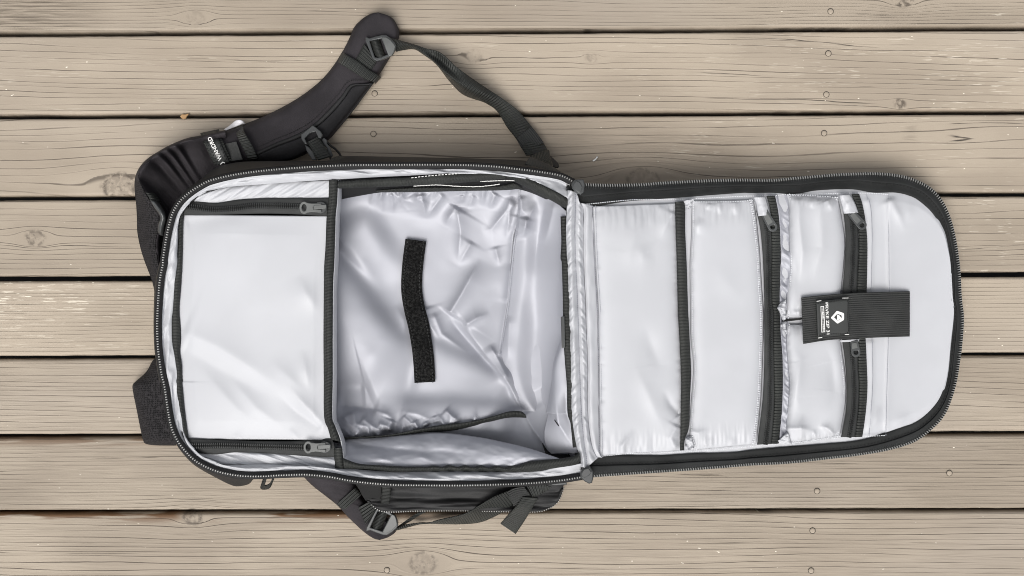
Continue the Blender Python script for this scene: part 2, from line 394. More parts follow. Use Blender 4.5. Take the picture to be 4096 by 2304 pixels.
# ------------------------------------------------------------------ the deck
ground = mk('ground', [(-30, -30, -.35), (30, -30, -.35), (30, 30, -.35), (-30, 30, -.35)], [[0, 1, 2, 3]], M_GROUND_GAP, None, None, False)
setp(ground, 'dark shaded soil seen through the gaps between the deck boards', None, None, 'structure')
deck = setp(empty('deck', (0, 0, 0)), 'weathered taupe stained wooden deck of long horizontal boards', None, None, 'structure')
GAPS = [(136, 112, 17), (467, 448, 16), (793, 777, 16), (1116, 1098, 19), (1431, 1417, 13), (1745, 1733, 14), (2048, 2040, 11)]
KNOTS = [  # sx, sy, radius px
    (1896, 224, 26, .8), (783, 72, 28, .5), (475, 745, 55, 2.2), (140, 951, 30, 1.6), (2570, 735, 60, 1.2), (769, 2067, 30, 2),
    (1693, 2252, 44, 1.4), (3600, 415, 15, 3), (3614, -6, 30, 4), (2366, 230, 16, .8)]
rows = [((GAPS[0][0]-335, GAPS[0][1]-335, 14))] + GAPS + [((GAPS[-1][0]+312, GAPS[-1][1]+312, 14))]
fr_list = [250, 155, 112, 150, 240, 175, 235, 165]
for k in range(1, 5): rows = [(rows[0][0]-322, rows[0][1]-322, 15)] + rows + [(rows[-1][0]+322, rows[-1][1]+322, 15)]
for rr_ in range(-4, 12):
    (lt, rt, wt), (lb, rb, wb) = rows[rr_+4], rows[rr_+5]
    r = rr_ % 8; inside_frame = 0 <= rr_ < 8; rs_ = rr_*1.0
    xs = np.arange(-1400, 5500, 6.0 if inside_frame else 30.); t = xs/4096.
    yt = lt + (rt-lt)*t + wt/2; yb = lb + (rb-lb)*t - wb/2
    rad = 11.
    prof = []                                   # (position 0..1 handled as offset from edge px, z m)
    for a in np.linspace(0, math.pi/2, 6)[:-1]: prof.append((-1, rad*(1-math.sin(a)), -.0042*(1-math.cos(math.pi/2-a))))
    nin = 46
    jj = 0
    edge_w = 1.2*vnoise(xs/90., xs*0+r*7.7, 3) + .8*vnoise(xs/25., xs*0+r*3.1, 5)
    Ys, Zs = [], []
    def row_add(y, z): Ys.append(y); Zs.append(z)
    row_add(yt+edge_w*1.5, np.full_like(xs, -.028)); row_add(yt+edge_w*1.5, np.full_like(xs, -.006))
    for k in range(1, 7):
        a = k/6*math.pi/2; row_add(yt + edge_w*1.5*(1-k/6) + rad*(1-math.cos(a)), np.full_like(xs, -.0052*(1-math.sin(a))))
    for k in range(1, nin):
        s = k/nin; row_add(yt+rad + (yb-yt-2*rad)*s, None)
    for k in range(6, 0, -1):
        a = k/6*math.pi/2; row_add(yb - edge_w[::-1]*1.5*(1-k/6) - rad*(1-math.cos(a)), np.full_like(xs, -.0052*(1-math.sin(a))))
    row_add(yb-edge_w[::-1]*1.5, np.full_like(xs, -.006)); row_add(yb-edge_w[::-1]*1.5, np.full_like(xs, -.028))
    Y = np.stack(Ys); X = np.broadcast_to(xs, Y.shape).copy()
    Z = np.stack([np.zeros_like(xs) if z is None else z for z in Zs])
    Z = Z + np.where(Z > -.005, .0005*fbm(X/500., Y/120.+r*9, r, 2), 0)
    wx = X*KPX - 2048*KPX; wy = -(Y-1152)*KPX
    # grain coordinate, bent round the knots
    slope = [.0, .012, -.010, .004, -.006, .008, -.004, .006][r]
    gv = wy + slope*wx; knot = np.zeros_like(gv); knotin = np.zeros_like(gv)
    for (kx, ky, kr, st) in KNOTS:
        yc = ky; inside = (yc > (lt+(rt-lt)*kx/4096.)-30) and (yc < (lb+(rb-lb)*kx/4096.)+30)
        if not inside: continue
        dx = (X-kx)*.42; dy = Y-ky; rr = np.sqrt(dx*dx+dy*dy) + 1e-6
        reach = np.exp(-(rr/(kr*4.2))**2)
        gv = gv + dy*KPX*np.minimum((kr/rr)**2, 1.)*reach*.95
        r2 = np.sqrt(((X-kx)*.85)**2+dy*dy)
        kk = sstep(kr*1.15, kr*.75, r2); r3 = r2*(1+.22*vnoise(X/22., Y/22., 5)); knot = np.maximum(knot, np.clip(kk*st*.18 + st*.40*np.exp(-((r3-kr*.95)/6.)**2), 0, 1)); knotin = np.maximum(knotin, kk)
        th = np.arctan2(dy, X-kx); knot = np.maximum(knot, np.clip(st*.6*kk*np.exp(-(np.sin(2.5*th+kx)*r2/(3.+2*vnoise(X/9., Y/9., 2)))**2), 0, 1))
    fleck = np.zeros_like(gv)
    if rr_ == 4: fleck = sstep(900, 150, X)*(.35+.65*sstep(.1, -.15, vnoise(X/260., Y/40., 2)))*sstep(1300, 1180, Y) + .35*sstep(900, 300, X)*sstep(.05, .3, vnoise(X/150., Y/22., 9))
    if rr_ == 1: fleck = .75*sstep(2300, 3900, X)*sstep(-.05, .3, vnoise(X/180., Y/26., 4)) + .35*sstep(.2, .4, vnoise(X/150., Y/20., 8))
    if rr_ == 2: fleck = .55*sstep(2550, 2750, X)*sstep(3300, 3050, X)*sstep(-.1, .2, vnoise(X/70., Y/30., 4)) + .6*sstep(3500, 3700, X)*sstep(.15, .35, vnoise(X/90., Y/30., 1))
    if rr_ == 3: fleck = .8*sstep(3700, 3900, X)*sstep(.05, .3, vnoise(X/60., Y/40., 6))
    if rr_ == 0: fleck = .35*sstep(2400, 3000, X)*sstep(.1, .35, vnoise(X/120., Y/20., 6)) + .5*sstep(3900, 4000, X)*sstep(.1, .3, vnoise(X/60., Y/12., 6))
    bare = np.zeros_like(gv)
    if rr_ == 7: bare = sstep(2095+30*vnoise(X/120., Y*0, 3), 2062, Y)*sstep(2300, 1200, X)
    if rr_ == 6: bare = .7*sstep(1795, 1762, Y)*sstep(1500, 600, X)
    rough = np.zeros_like(gv)
    if rr_ == 0: rough = sstep(480, 120, X)*sstep(140, 100, Y)
    if rr_ == 2: rough = .35*sstep(1500, 2200, X)*sstep(3300, 2600, X)*sstep(470, 560, Y)
    if r >= 5: rough = .22*np.ones_like(gv)
    V = np.stack([wx, wy, Z], -1).reshape(-1, 3)
    Fc = gridfaces(*Y.shape)
    n = V.shape[0]
    setp(mk('plank', V, Fc, M_WOOD, deck, None, True, 0, None,
       dict(linew=np.full(n, [.9, .85, .82, .85, .75, .9, .95, 1.][r]), knotin=knotin, tint=np.full(n, [.94, 1.05, 1., .96, 1.06, 1.02, .92, .97][r]), gv=gv, seed=np.full(n, rs_*5.37), knot=knot, fleck=np.clip(fleck*(.7 if r == 4 else .45), 0, 1), bare=bare, freq=np.full(n, fr_list[r]), roughpatch=rough)))
for sx in (1520, 3300):
    x0 = (sx-2048)*KPX; V = [(x0+a*.019, b*1.2, z) for z in (-.12, -.029) for a, b in ((-1, -1), (1, -1), (1, 1), (-1, 1))]
    mk('joist', V, [[0, 3, 2, 1], [4, 5, 6, 7], [0, 1, 5, 4], [1, 2, 6, 5], [2, 3, 7, 6], [3, 0, 4, 7]], M_GROUND_GAP, deck, None, False)
# nail heads painted over with the stain
nail_me = None
for (sx, sy) in [(3322, 46), (3313, 214), (3305, 378), (3296, 533), (3268, 1964), (3250, 2122), (3244, 2282), (1499, 374), (1494, 536), (3797, 1892), (1548, 2280)]:
    if nail_me is None:
        V = []; nn = 20
        for rr, z in ((.0034, .0004), (.0029, .0004), (.0027, .0009), (.0012, .0010)):
            V += [(rr*math.cos(2*math.pi*i/nn), rr*math.sin(2*math.pi*i/nn), z) for i in range(nn)]
        V.append((0, 0, .0010)); Fc = []
        for k in range(3): Fc += [[k*nn+i, k*nn+(i+1) % nn, (k+1)*nn+(i+1) % nn, (k+1)*nn+i] for i in range(nn)]
        Fc += [[3*nn+i, 3*nn+(i+1) % nn, 4*nn] for i in range(nn)]
        nv_ = len(V); nail = mk('nail_head', V, Fc, M_WOOD, deck, None, True, 0, None,
            dict(linew=[.0]*nv_, knotin=[0.]*nv_, tint=[1.02]*nv_, gv=[v[1] for v in V], seed=[2.]*nv_, knot=[0.]*nv_, fleck=[0.]*nv_, bare=[0.]*nv_, freq=[40.]*nv_, roughpatch=[0.]*nv_)); nail_me = nail
        nail.data.materials.append(M_GROUND_GAP)
        for k in range(nn): nail.data.polygons[k].material_index = 1  # flat dark ring, colour standing in for the shaded gap round the nail
    else:
        nail = nail_me.copy(); col.objects.link(nail)
    nail.location = ((sx-2048)*KPX, -(sy-1152)*KPX, .0002)
# small bits lying on the deck
P = c('T', [(1500, 965), (1512, 952), (1530, 955), (1560, 948), (1545, 966), (1538, 980), (1522, 984), (1508, 976)])
setp(plate('leaf_scrap', [P], .0005, .0022, M_LEAF, None, .0006), 'tiny orange brown dry leaf scrap caught in the gap between boards', 'leaf')
P = offs(zz(c('Q', [(1735, 245), (1780, 220), (1815, 185), (1838, 148)]), .001), 0)
setp(band('lint_scrap', P, 7, 14, M_PRINT, None, 5, .0008), 'short white curved thread scrap lying on the board above the lid', 'lint')

# ------------------------------------------------------------------ the backpack
bag = setp(empty('backpack', ((1400-2048)*KPX, 0, 0)), 'black backpack lying unzipped and flat open with silver grey lining showing', 'backpack')
RZ = .099
rim = zz(c('D', [(2330, 300), (2200, 240), (2000, 205), (1800, 180), (1600, 158), (1300, 143), (900, 140), (500, 142), (250, 144)],
           'C', [(2200, 192), (1700, 228), (1300, 277), (1000, 345), (860, 410), (740, 490), (640, 580), (580, 665), (540, 750), (500, 900), (470, 1050), (440, 1250)],
           'L', [(140, 20), (110, 170), (90, 400), (80, 650), (85, 850), (100, 1000), (125, 1170)],
           'E', [(290, 270), (315, 440), (340, 560), (380, 650), (430, 720), (500, 790), (580, 840), (700, 885), (850, 910), (1000, 912), (1100, 906), (1290, 900), (1400, 907)],
           'G', [(50, 842), (200, 870), (350, 890), (550, 905), (800, 910), (1100, 912), (1400, 905), (1700, 893), (1950, 870), (2130, 842)]), RZ)
rim[:, 2] = RZ + .004*np.sin(np.linspace(0, 9, len(rim))) - .012*sstep(.93, 1, np.linspace(0, 1, len(rim))) - .012*sstep(.07, 0, np.linspace(0, 1, len(rim)))
rimf = catmull(rim, 700)
sil = zz(c('D', [(2350, 300), (2200, 230), (2100, 190), (1900, 105), (1500, 82), (1000, 70), (600, 62), (160, 58)],
           'C', [(2300, 122), (1800, 126), (1350, 135), (1100, 180), (950, 260), (870, 335), (700, 460), (590, 600), (540, 700), (490, 850), (455, 1050), (420, 1250)],
           'L', [(100, 20), (52, 250), (40, 600), (45, 850), (60, 1000), (100, 1250)],
           'E', [(270, 250), (310, 480), (350, 620), (400, 720), (500, 830), (650, 920), (760, 975), (820, 988), (900, 970), (960, 925), (1300, 906), (1600, 938)],
           'G', [(200, 872), (600, 904), (1200, 910), (1700, 893), (2000, 866), (2130, 842)]), .062)
silf = catmull(sil, 700)
def inset(P, f, z):
    ctr = np.array([1480., 1290.]); Q = P.copy(); Q[:, :2] = ctr + (Q[:, :2]-ctr)*f; Q[:, 2] = z; return Q
def shell_fn(X, Y, u, v): return .0018*fbm(u*60, v*4, 3, 2)*np.sin(math.pi*v)
shell = loft('outer_shell', [offs(rimf, 10), silf, inset(silf, .965, .03), inset(silf, .93, .003)], 700, 22, M_SHELL, bag, shell_fn, 0, .001)
# main zipper round the opening
loft('zipper_tape', [offs(rimf, 13)+[0, 0, -.001], rimf+[0, 0, .0012], offs(rimf, -17)+[0, 0, -.002]], 700, 9, M_ZTAPE, bag, None, 0, .0008)
teeth('zipper_teeth', rimf+[0, 0, .0011], M_TEETH, bag, 10.2, 4.6, 7.5, .0017, 1.)
# puckered lining strip just inside the zipper
inner = zz(c('D', [(2280, 450), (2150, 388), (2000, 318), (1830, 238), (1740, 195), (1400, 206), (1100, 222), (800, 240), (500, 254), (120, 276)],
             'C', [(2100, 356), (1700, 386), (1300, 414), (1080, 444), (860, 490), (715, 553), (660, 640), (625, 760), (612, 850), (610, 1000), (600, 1200)],
             'L', [(290, 0), (265, 200), (245, 480), (230, 620), (235, 830), (262, 1000), (290, 1200)],
             'E', [(385, 250), (408, 450), (428, 600), (455, 690), (490, 750), (540, 795), (640, 842), (760, 834), (1000, 828), (1200, 834), (1515, 856)],
             'G', [(160, 772), (550, 800), (1100, 797), (1700, 800), (1900, 770), (2125, 735)]), .0905)
def strip_fn(X, Y, u, v):
    w = fbm(u*46, v*1.3+u*14, 11, 3)
    sh = np.abs(vnoise(u*34+v*1.1, v*.7, 21))
    return np.sin(math.pi*v)*(.005*w + .004 - .012*sh*np.exp(-((v-.35)/.4)**2))
loft('lining_strip', [offs(rimf, -15)+[0, 0, -.004], offs(rimf, -30)+[0, 0, -.006], inner], 800, 26, M_LID, bag, strip_fn, 0, .0008)

# ---- front pocket panel inside the bag (left)
PZ = .086
lc = c('C', [(680, 742), (662, 850), (660, 1100), (652, 1330)], 'L', [(325, 250), (306, 500), (322, 700), (322, 850), (316, 950), (330, 1100), (345, 1250)], 'E', [(412, 250), (436, 480), (455, 645)])
rc = c('C', [(2345, 758), (2330, 1100), (2310, 1330)], 'L', [(1855, 250), (1850, 800), (1850, 1200)], 'E', [(1452, 480), (1478, 570), (1505, 650)])
def panel_fn(X, Y, u, v):
    e = np.clip(np.minimum(np.minimum(u, 1-u), np.minimum(v, 1-v))*12, 0, 1)
    z = .004*(1-(2*v-1)**4)*(1-(2*u-1)**4)
    def cr(k, pts, *a, **kw): return crease(X, Y, c(k, pts), *a, **kw)
    z = z + cr('L', [(330, 720), (700, 880), (1100, 1130), (1560, 1440)], .0042, 55, 40, 14, (.05, .5))
    z = z + cr('L', [(320, 900), (520, 1000), (900, 1230), (1400, 1500)], -.003, 50, 60, 14, (.05, .5))
    z = z + cr('L', [(1230, 1000), (1500, 1250), (1700, 1440)], .0035, 40, 60, 12)
    z = z + cr('E', [(1120, 200), (1300, 400), (1470, 570)], .0055, 26, 40, 8, (.6, .1))
    z = z + cr('E', [(1060, 280), (1250, 450), (1440, 580)], -.004, 26, 30, 8, (.6, .1))
    z = z + cr('E', [(700, 120), (950, 420), (1240, 645)], .0038, 40, 30, 10)
    z = z + cr('E', [(480, 60), (800, 420), (1050, 645)], .0035, 30, 50, 12)
    z = z + cr('E', [(1180, 560), (1260, 655)], .003, 12, 12, 4, (.7, .05)) + cr('E', [(780, 600), (850, 655)], .0025, 14, 10, 4, (.7, .05))
    z = z + cr('L', [(1550, 120), (1640, 320), (1800, 560)], .0038, 30, 40, 10)
    z = z + cr('L', [(1600, 900), (1640, 1150), (1700, 1380)], .003, 22, 16, 8)
    z = z + cr('C', [(680, 830), (950, 790), (1300, 745)], -.003, 40, 50, 12, (.1, .6)) + cr('C', [(700, 930), (1100, 860), (1700, 800)], .0025, 50, 50, 20)
    z = z + .0012*fbm(X/260., Y/260., 31, 2)
    return z*.8*(.25+.75*e)
panel = loft('pocket_panel', [zz(lc, PZ), zz(rc, PZ+.003)], 170, 130, M_LID, bag, panel_fn, 0, .0008)
# the strips above and below its two zippers
up_t = c('C', [(860, 500), (1080, 440), (1400, 400), (1800, 370), (2350, 345)]); up_b = c('C', [(790, 592), (1050, 612), (1300, 572), (1700, 556), (2350, 552)])
def strip2(seed):
    def f(X, Y, u, v):
        r = fbm((X+1.6*Y)/42., (Y-X*.2)/190., seed, 3)
        return .0036*r*np.clip(v*(1-v)*6, 0, 1)
    return f
loft('pocket_side_panel', [zz(up_t, .088), zz(up_b, PZ+.001)], 150, 24, M_LID, bag, strip2(3), .002, .0008)
lo_t = c('E', [(510, 742), (650, 752), (800, 738), (1000, 742), (1300, 762), (1530, 772)]); lo_b = c('E', [(640, 838), (760, 836), (1000, 834), (1200, 840), (1400, 852), (1530, 862)])
def strip3(X, Y, u, v):
    return (.006*fbm((X*.55-1.6*Y)/42., (Y+X*.3)/190., 8, 3))*np.clip(v*(1-v)*6, 0, 1)
loft('pocket_side_panel', [zz(lo_t, PZ+.001), zz(lo_b, .088)], 150, 24, M_LID, bag, strip3, .002, .0008)
def innerzip(top, bot, tl, pull_c, flip):
    z = zz(np.array(top), PZ+.0025); b = zz(np.array(bot), PZ+.0025)
    zp = loft('pocket_zipper', [z, b], 120, 9, M_TAPE, bag, lambda X, Y, u, v: .0012*fbm(u*9, v*1.5, 3, 2), .0018, .0008)
    path = zz(tl, PZ+.0052)
    teeth('zipper_coil', path, M_COIL, zp, 7.5, 4.8, 11, .0011, -6.5, .25); teeth('zipper_coil', path, M_COIL, zp, 7.5, 4.8, 11, .0011, 6.5, -.25)
    stitch('stitching', offs(catmull(path, 60), 0)+[0, 0, .0006], M_THR_SHADE, zp, 7.5, 4.5, 3., .0006)
    return zp
def ell(cx, cy, rx, ry, n=20, a0=0., a1=2*math.pi, s='s'):
    return c(s, [(cx+rx*math.cos(a0+(a1-a0)*i/n), cy+ry*math.sin(a0+(a1-a0)*i/n)) for i in range(n)])
def pullset(ox, oy, par, z):
    """flat ring pull and slider, measured on crop Z, moved by (ox, oy)"""
    def q(pts): return [(p[0]+ox, p[1]+oy) for p in c('Z', pts)]
    body = [(1120, 560), (1140, 500), (1230, 485), (1330, 510), (1385, 560), (1400, 640), (1385, 710), (1320, 770), (1230, 795), (1150, 780), (1115, 720)]
    plate('slider', [q(body)], z, .0022, M_PLAS, par, .0005)
    out = [(750+118*math.cos(a), 645+165*math.sin(a)) for a in np.linspace(math.pi*.28, math.pi*1.72, 22)] + [(880, 525), (960, 535), (1240, 530), (1245, 575), (1020, 582), (1000, 640), (1020, 705), (1240, 715), (1240, 770), (960, 755), (880, 765)]
    hole = [(752+84*math.cos(a), 643+122*math.sin(a)) for a in np.linspace(0, 2*math.pi, 20, endpoint=False)]
    plate('pull_tab', [q(out), q(hole)], z+.0026, .0016, M_PULL, par, .0005)
    plate('slider_bridge', [q([(1045, 592), (1060, 585), (1375, 572), (1385, 590), (1380, 640), (1370, 655), (1060, 680), (1045, 665)])], z+.0026, .0024, M_PULL, par, .0006)
z1 = innerzip(c('C', [(690, 600), (800, 588), (1050, 605), (1300, 568), (1700, 550), (2345, 548)]), c('C', [(670, 745), (900, 748), (1200, 738), (1600, 728), (2000, 738), (2345, 764)]),
              c('C', [(720, 645), (850, 662), (1000, 682), (1250, 668), (1500, 638), (2020, 645)]), None, 1)
z2 = innerzip(c('E', [(455, 640), (470, 640), (700, 650), (1000, 660), (1250, 658), (1500, 636)]), c('E', [(470, 735), (500, 742), (650, 757), (800, 742), (1000, 747), (1300, 768), (1540, 778)]),
              c('E', [(480, 695), (700, 692), (900, 698), (1310, 708)]), None, 1)
pullset(0, 0, z2, PZ+.006); pullset(-16.5, -957.5, z1, PZ+.006)
# black bindings round the pocket
bl_l = c('C', [(650, 615), (612, 690), (597, 850), (603, 1050), (582, 1330)], 'L', [(240, 200), (225, 500), (208, 620), (214, 800), (250, 1050), (270, 1200)], 'E', [(356, 250), (386, 450), (412, 620), (445, 705), (475, 742)])
bl_r = c('C', [(710, 625), (682, 700), (664, 850), (662, 1050), (654, 1330)], 'L', [(328, 200), (307, 500), (318, 640), (324, 800), (316, 950), (334, 1100)], 'E', [(414, 250), (437, 480), (458, 620), (470, 690), (500, 735)])
def bind_fn(X, Y, u, v): return .0012*fbm(u*22, v, 4, 2)
loft('binding_tape', [zz(bl_l, .088), zz(bl_r, .0875)], 200, 9, M_BIND, bag, bind_fn, .0035, .001)
loft('corner_facing', [zz(c('C', [(650, 640), (705, 552), (860, 486), (1085, 436)]), .090), zz(c('C', [(705, 640), (800, 590), (880, 538), (1085, 442)]), .0875)], 50, 8, M_SHELL, bag, bind_fn, .001, .001)
loft('corner_facing', [zz(c('E', [(462, 690), (520, 752), (640, 815), (745, 832)]), .0875), zz(c('E', [(462, 735), (520, 790), (610, 832), (745, 838)]), .090)], 50, 8, M_SHELL, bag, bind_fn, .001, .001)
dv_l = c('C', [(2335, 345), (2330, 550), (2308, 760), (2295, 1100), (2280, 1330)], 'L', [(1832, 250), (1828, 800), (1831, 1200)], 'E', [(1442, 480), (1470, 570), (1492, 650)])
dv_r = c('C', [(2437, 345), (2426, 600), (2410, 760), (2400, 1100), (2392, 1330)], 'L', [(1928, 250), (1924, 800), (1924, 1200)], 'E', [(1500, 480), (1520, 550), (1562, 662)])
db = loft('divider_binding', [zz(dv_l, .0915), zz(dv_r, .0905)], 180, 9, M_BIND, bag, lambda X, Y, u, v: .0008*fbm(u*14, v, 9, 2), .0025, .001)
stitch('stitching', offs(catmull(zz(dv_l, .0932), 200), -13), M_THR_SHADE, db, 11, 7, 3)
dl = loft('divider_binding', [zz(c('E', [(1515, 712), (1516, 780), (1522, 858)]), .0915), zz(c('E', [(1574, 706), (1578, 780), (1592, 862)]), .0915)], 24, 7, M_BIND, bag, None, .0025, .001)
# ---- divider wall: from the binding down to the floor
wx = np.array(dv_r); wall_t = np.vstack([wx, c('E', [(1590, 860)])])
def wall_fn(X, Y, u, v): return 0*X
wt = zz(wall_t, .089); wb = wt.copy(); wb[:, 0] += 14; wb[:, 2] = .026
wm = wt.copy(); wm[:, 0] += 14 + 0*wm[:, 0]; wm[:, 2] = .074
loft('divider_wall', [wt, wm, wb], 120, 14, M_LID, bag, None, 0, .0008)

# ---- the floor and walls of the main compartment: one piece of silver lining with real folds
gx = np.arange(1325, 2300, 2.6); gy = np.arange(738, 1905, 2.6)
X, Y = np.meshgrid(gx, gy)
def slope(k, pts, A, w, decay, taper=(.1, .2)):
    P_ = np.array(c(k, pts)); best = np.full(X.shape, 1e18); sd = np.zeros(X.shape); tt = np.zeros(X.shape); n_ = len(P_)-1
    P_ = catmull(P_, 60); n_ = 59
    for i_ in range(n_):
        a, b = P_[i_], P_[i_+1]; d = b-a; t = np.clip(((X-a[0])*d[0]+(Y-a[1])*d[1])/(d**2).sum(), 0, 1)
        dx, dy = X-(a[0]+t*d[0]), Y-(a[1]+t*d[1]); r = dx*dx+dy*dy; m = r < best
        best = np.where(m, r, best); sd = np.where(m, np.sign(d[0]*dy-d[1]*dx), sd); tt = np.where(m, (i_+t)/n_, tt)
    d = np.sqrt(best)*sd
    env = sstep(-.001, taper[0], tt)*sstep(-.001, taper[1], 1-tt)
    far = sstep(decay*2.2, decay*.6, np.abs(d))
    H_ = A*env*.5*(1+np.tanh(d/w))*np.where(d > 0, far, 1)
    for _ in range(3):                                   # rounds the turns of the fold
        for ax in (0, 1):
            K_ = 5; Hp = np.pad(H_, [(K_+1, K_) if q == ax else (0, 0) for q in (0, 1)], mode='edge'); C_ = np.cumsum(Hp, axis=ax)
            H_ = (np.take(C_, np.arange(2*K_+1, C_.shape[ax]), axis=ax)-np.take(C_, np.arange(0, C_.shape[ax]-2*K_-1), axis=ax))/(2*K_+1)
    return H_
top_edge = np.interp(X, [1300, 1420, 1550, 1800, 2000, 2090, 2200, 2320], [790, 775, 764, 762, 752, 752, 790, 840])
bot_edge = np.interp(X, [1300, 1360, 1700, 1900, 2050, 2100, 2190, 2300], [1756, 1752, 1740, 1738, 1750, 1780, 1812, 1830])
Z = .028 + .020*np.exp(-np.clip(Y-top_edge, -20, 900)/60.) + .012*sstep(260, 0, bot_edge-Y)**1.6
seam_x = np.interp(Y, [700, 770, 900, 1050, 1200, 1330, 1430, 1560, 1700, 1850], [2075, 2075, 2062, 2048, 2040, 2018, 2000, 1998, 2000, 2000])
tr = np.clip((X-seam_x)/(2262-seam_x), 0, 1.06)
Z = Z + .018*tr**2.*sstep(-40, 60, Y-top_edge)
def cr(k, pts, *a, **kw): return crease(X, Y, c(k, pts), *a, **kw)
# the big diagonal fold of the end wall lying over the floor
Z += cr('M', [(1080, 505), (1225, 620), (1330, 760), (1450, 920), (1560, 1040), (1660, 1180), (1730, 1330), (1800, 1449)], .009, 60, 7, 3, (.35, .2))
Z += cr('G', [(1640, 300), (1730, 460), (1805, 560), (1850, 640), (1880, 690)], .004, 50, 6, 3, (.1, .05))
Z += cr('M', [(1225, 615), (1340, 540), (1480, 480)], .006, 22, 12, 4, (.1, .6))
Z += cr('M', [(1075, 505), (1200, 300), (1300, 120), (1390, -40)], .009, 16, 42, 5, (.05, .4))
Z += cr('M', [(1060, 520), (1230, 720), (1480, 990), (1640, 1150)], -.007, 18, 26, 6, (.2, .3))
Z += cr('M', [(840, 430), (900, 620), (1010, 770)], .006, 22, 14, 4, (.1, .6)) + cr('M', [(920, 480), (1010, 690), (1300, 900)], .004, 14, 14, 4, (.1, .6))
Z += slope('M', [(700, 700), (900, 740), (1250, 900), (1600, 1060), (1750, 1140)], .010, 24, 160, (.25, .1))
Z += cr('M', [(1460, 790), (1560, 950), (1660, 1150)], .006, 10, 26, 3, (.2, .2))
Z += cr('M', [(1560, 920), (1590, 700), (1640, 400), (1690, 0)], .004, 14, 8, 3, (.05, .1))
Z += cr('D', [(1710, 1440), (1760, 800), (1810, 640), (1820, 380)], .004, 12, 8, 3, (.05, .1))
# long soft slopes: the cloth steps down away from the divider in broad bands
Z += slope('M', [(-60, -140), (160, 120), (380, 420), (520, 600), (700, 760), (900, 850)], .026, 40, 210, (.02, .3))
Z += slope('D', [(60, 800), (180, 700), (330, 600), (480, 500)], .014, 34, 150, (.02, .4))
Z += crease(X, Y, c('M', [(-60, 1200), (120, 1190), (260, 1180), (330, 1150)]), -.012, 40, 60, 30, (.05, .3))
Z += slope('M', [(480, 1345), (800, 1330), (1200, 1340), (1600, 1360), (1780, 1390)], .010, 20, 110, (.15, .15))
Z += slope('G', [(40, 300), (250, 310), (480, 330), (620, 400)], .011, 24, 90, (.05, .3))
Z += crease(X, Y, c('M', [(560, 400), (640, 560), (660, 720)]), .004, 26, 20, 8)
# gathers along the top edge
for p, A, a, b in [([(900, 400), (930, 560), (930, 655)], .008, 20, 34), ([(1120, 400), (1010, 550), (935, 655)], .006, 14, 22), ([(1230, 520), (1170, 620), (1120, 720)], .008, 44, 16),
                   ([(1235, 530), (1270, 780), (1240, 1080)], .007, 50, 18), ([(1380, 850), (1240, 1090)], .004, 20, 26), ([(1610, 400), (1570, 470), (1540, 560)], .006, 14, 20), ([(1760, 420), (1700, 560), (1560, 740), (1460, 760)], .007, 26, 14),
                   ([(1780, 470), (1730, 570), (1720, 680), (1690, 860)], .006, 16, 22), ([(1890, 620), (1860, 780), (1880, 820)], .010, 16, 30), ([(1860, 780), (1900, 640), (1980, 480)], .006, 30, 16),
                   ([(610, 400), (625, 470), (640, 600)], .0035, 12, 18), ([(700, 390), (740, 470), (900, 520)], .004, 16, 14), ([(520, 400), (540, 600)], .003, 18, 12), ([(1280, 420), (1290, 500)], .004, 12, 14),
                   ([(400, 470), (600, 420), (800, 470)], .003, 30, 22), ([(1590, 900), (1640, 1100)], .003, 18, 12),
                   ([(830, 400), (870, 470), (985, 510)], .004, 12, 14), ([(1400, 420), (1330, 560)], .003, 16, 20), ([(2090, 440), (2040, 600), (1990, 900), (1960, 1100)], .006, 60, 40), ([(2000, 430), (1900, 560)], .005, 18, 24)]:
    Z += cr('D', p, A, a, b, 2.2, (.15, .5))
# gathers along the bottom edge
for p, A, a, b in [([(230, 290), (250, 400), (380, 440)], .007, 16, 22), ([(300, 350), (400, 430), (470, 470)], .006, 12, 18), ([(560, 370), (540, 420), (530, 480)], .007, 10, 16), ([(400, 290), (520, 330), (590, 400)], .005, 24, 16),
                   ([(640, 340), (700, 390), (720, 430)], .006, 10, 16), ([(740, 380), (760, 430), (790, 440)], .006, 8, 12), ([(990, 285), (1060, 350), (1120, 390)], .007, 10, 20), ([(150, 330), (190, 400), (300, 470)], .005, 16, 20),
                   ([(830, 390), (850, 420)], .005, 8, 10), ([(900, 340), (920, 400)], .003, 14, 10), ([(620, 300), (760, 320), (900, 380)], .004, 26, 18), ([(100, 250), (300, 270), (520, 300)], -.005, 30, 30), ([(440, 400), (500, 420), (560, 460)], .005, 10, 14)]:
    Z += cr('G', p, A, a, b, 3., (.15, .3))
r3 = np.random.default_rng(11)
for k in range(26):
    x0 = r3.uniform(1480, 2050); y0 = float(np.interp(x0, [1420, 1550, 1800, 2000, 2090], [775, 764, 762, 752, 752])); L_ = r3.uniform(25, 90); an = r3.normal(0, .5)
    Z += crease(X, Y, [(x0, y0-5), (x0+L_*math.sin(an)*.6, y0+L_*.6), (x0+L_*math.sin(an)*1.3, y0+L_)], r3.uniform(.0015, .0035), r3.uniform(5, 12), r3.uniform(6, 14), 2.5, (.02, .8))
for k in range(30):
    t_ = r3.uniform(.02, .85); x0 = 1370+t_*640; y0 = float(np.interp(x0, [1350, 1560, 1850, 2050], [1752, 1738, 1690, 1640])); L_ = r3.uniform(25, 80); an = r3.normal(-.2, .6)
    Z += crease(X, Y, [(x0, y0+5), (x0+L_*math.sin(an)*.6, y0-L_*.6), (x0+L_*math.sin(an)*1.3, y0-L_)], r3.uniform(.0015, .004), r3.uniform(5, 12), r3.uniform(6, 14), 2.5, (.02, .8))
Z += .0030*fbm(X/190., Y/170., 5, 2) + .0006*fbm(X/70., Y/60., 6, 1)
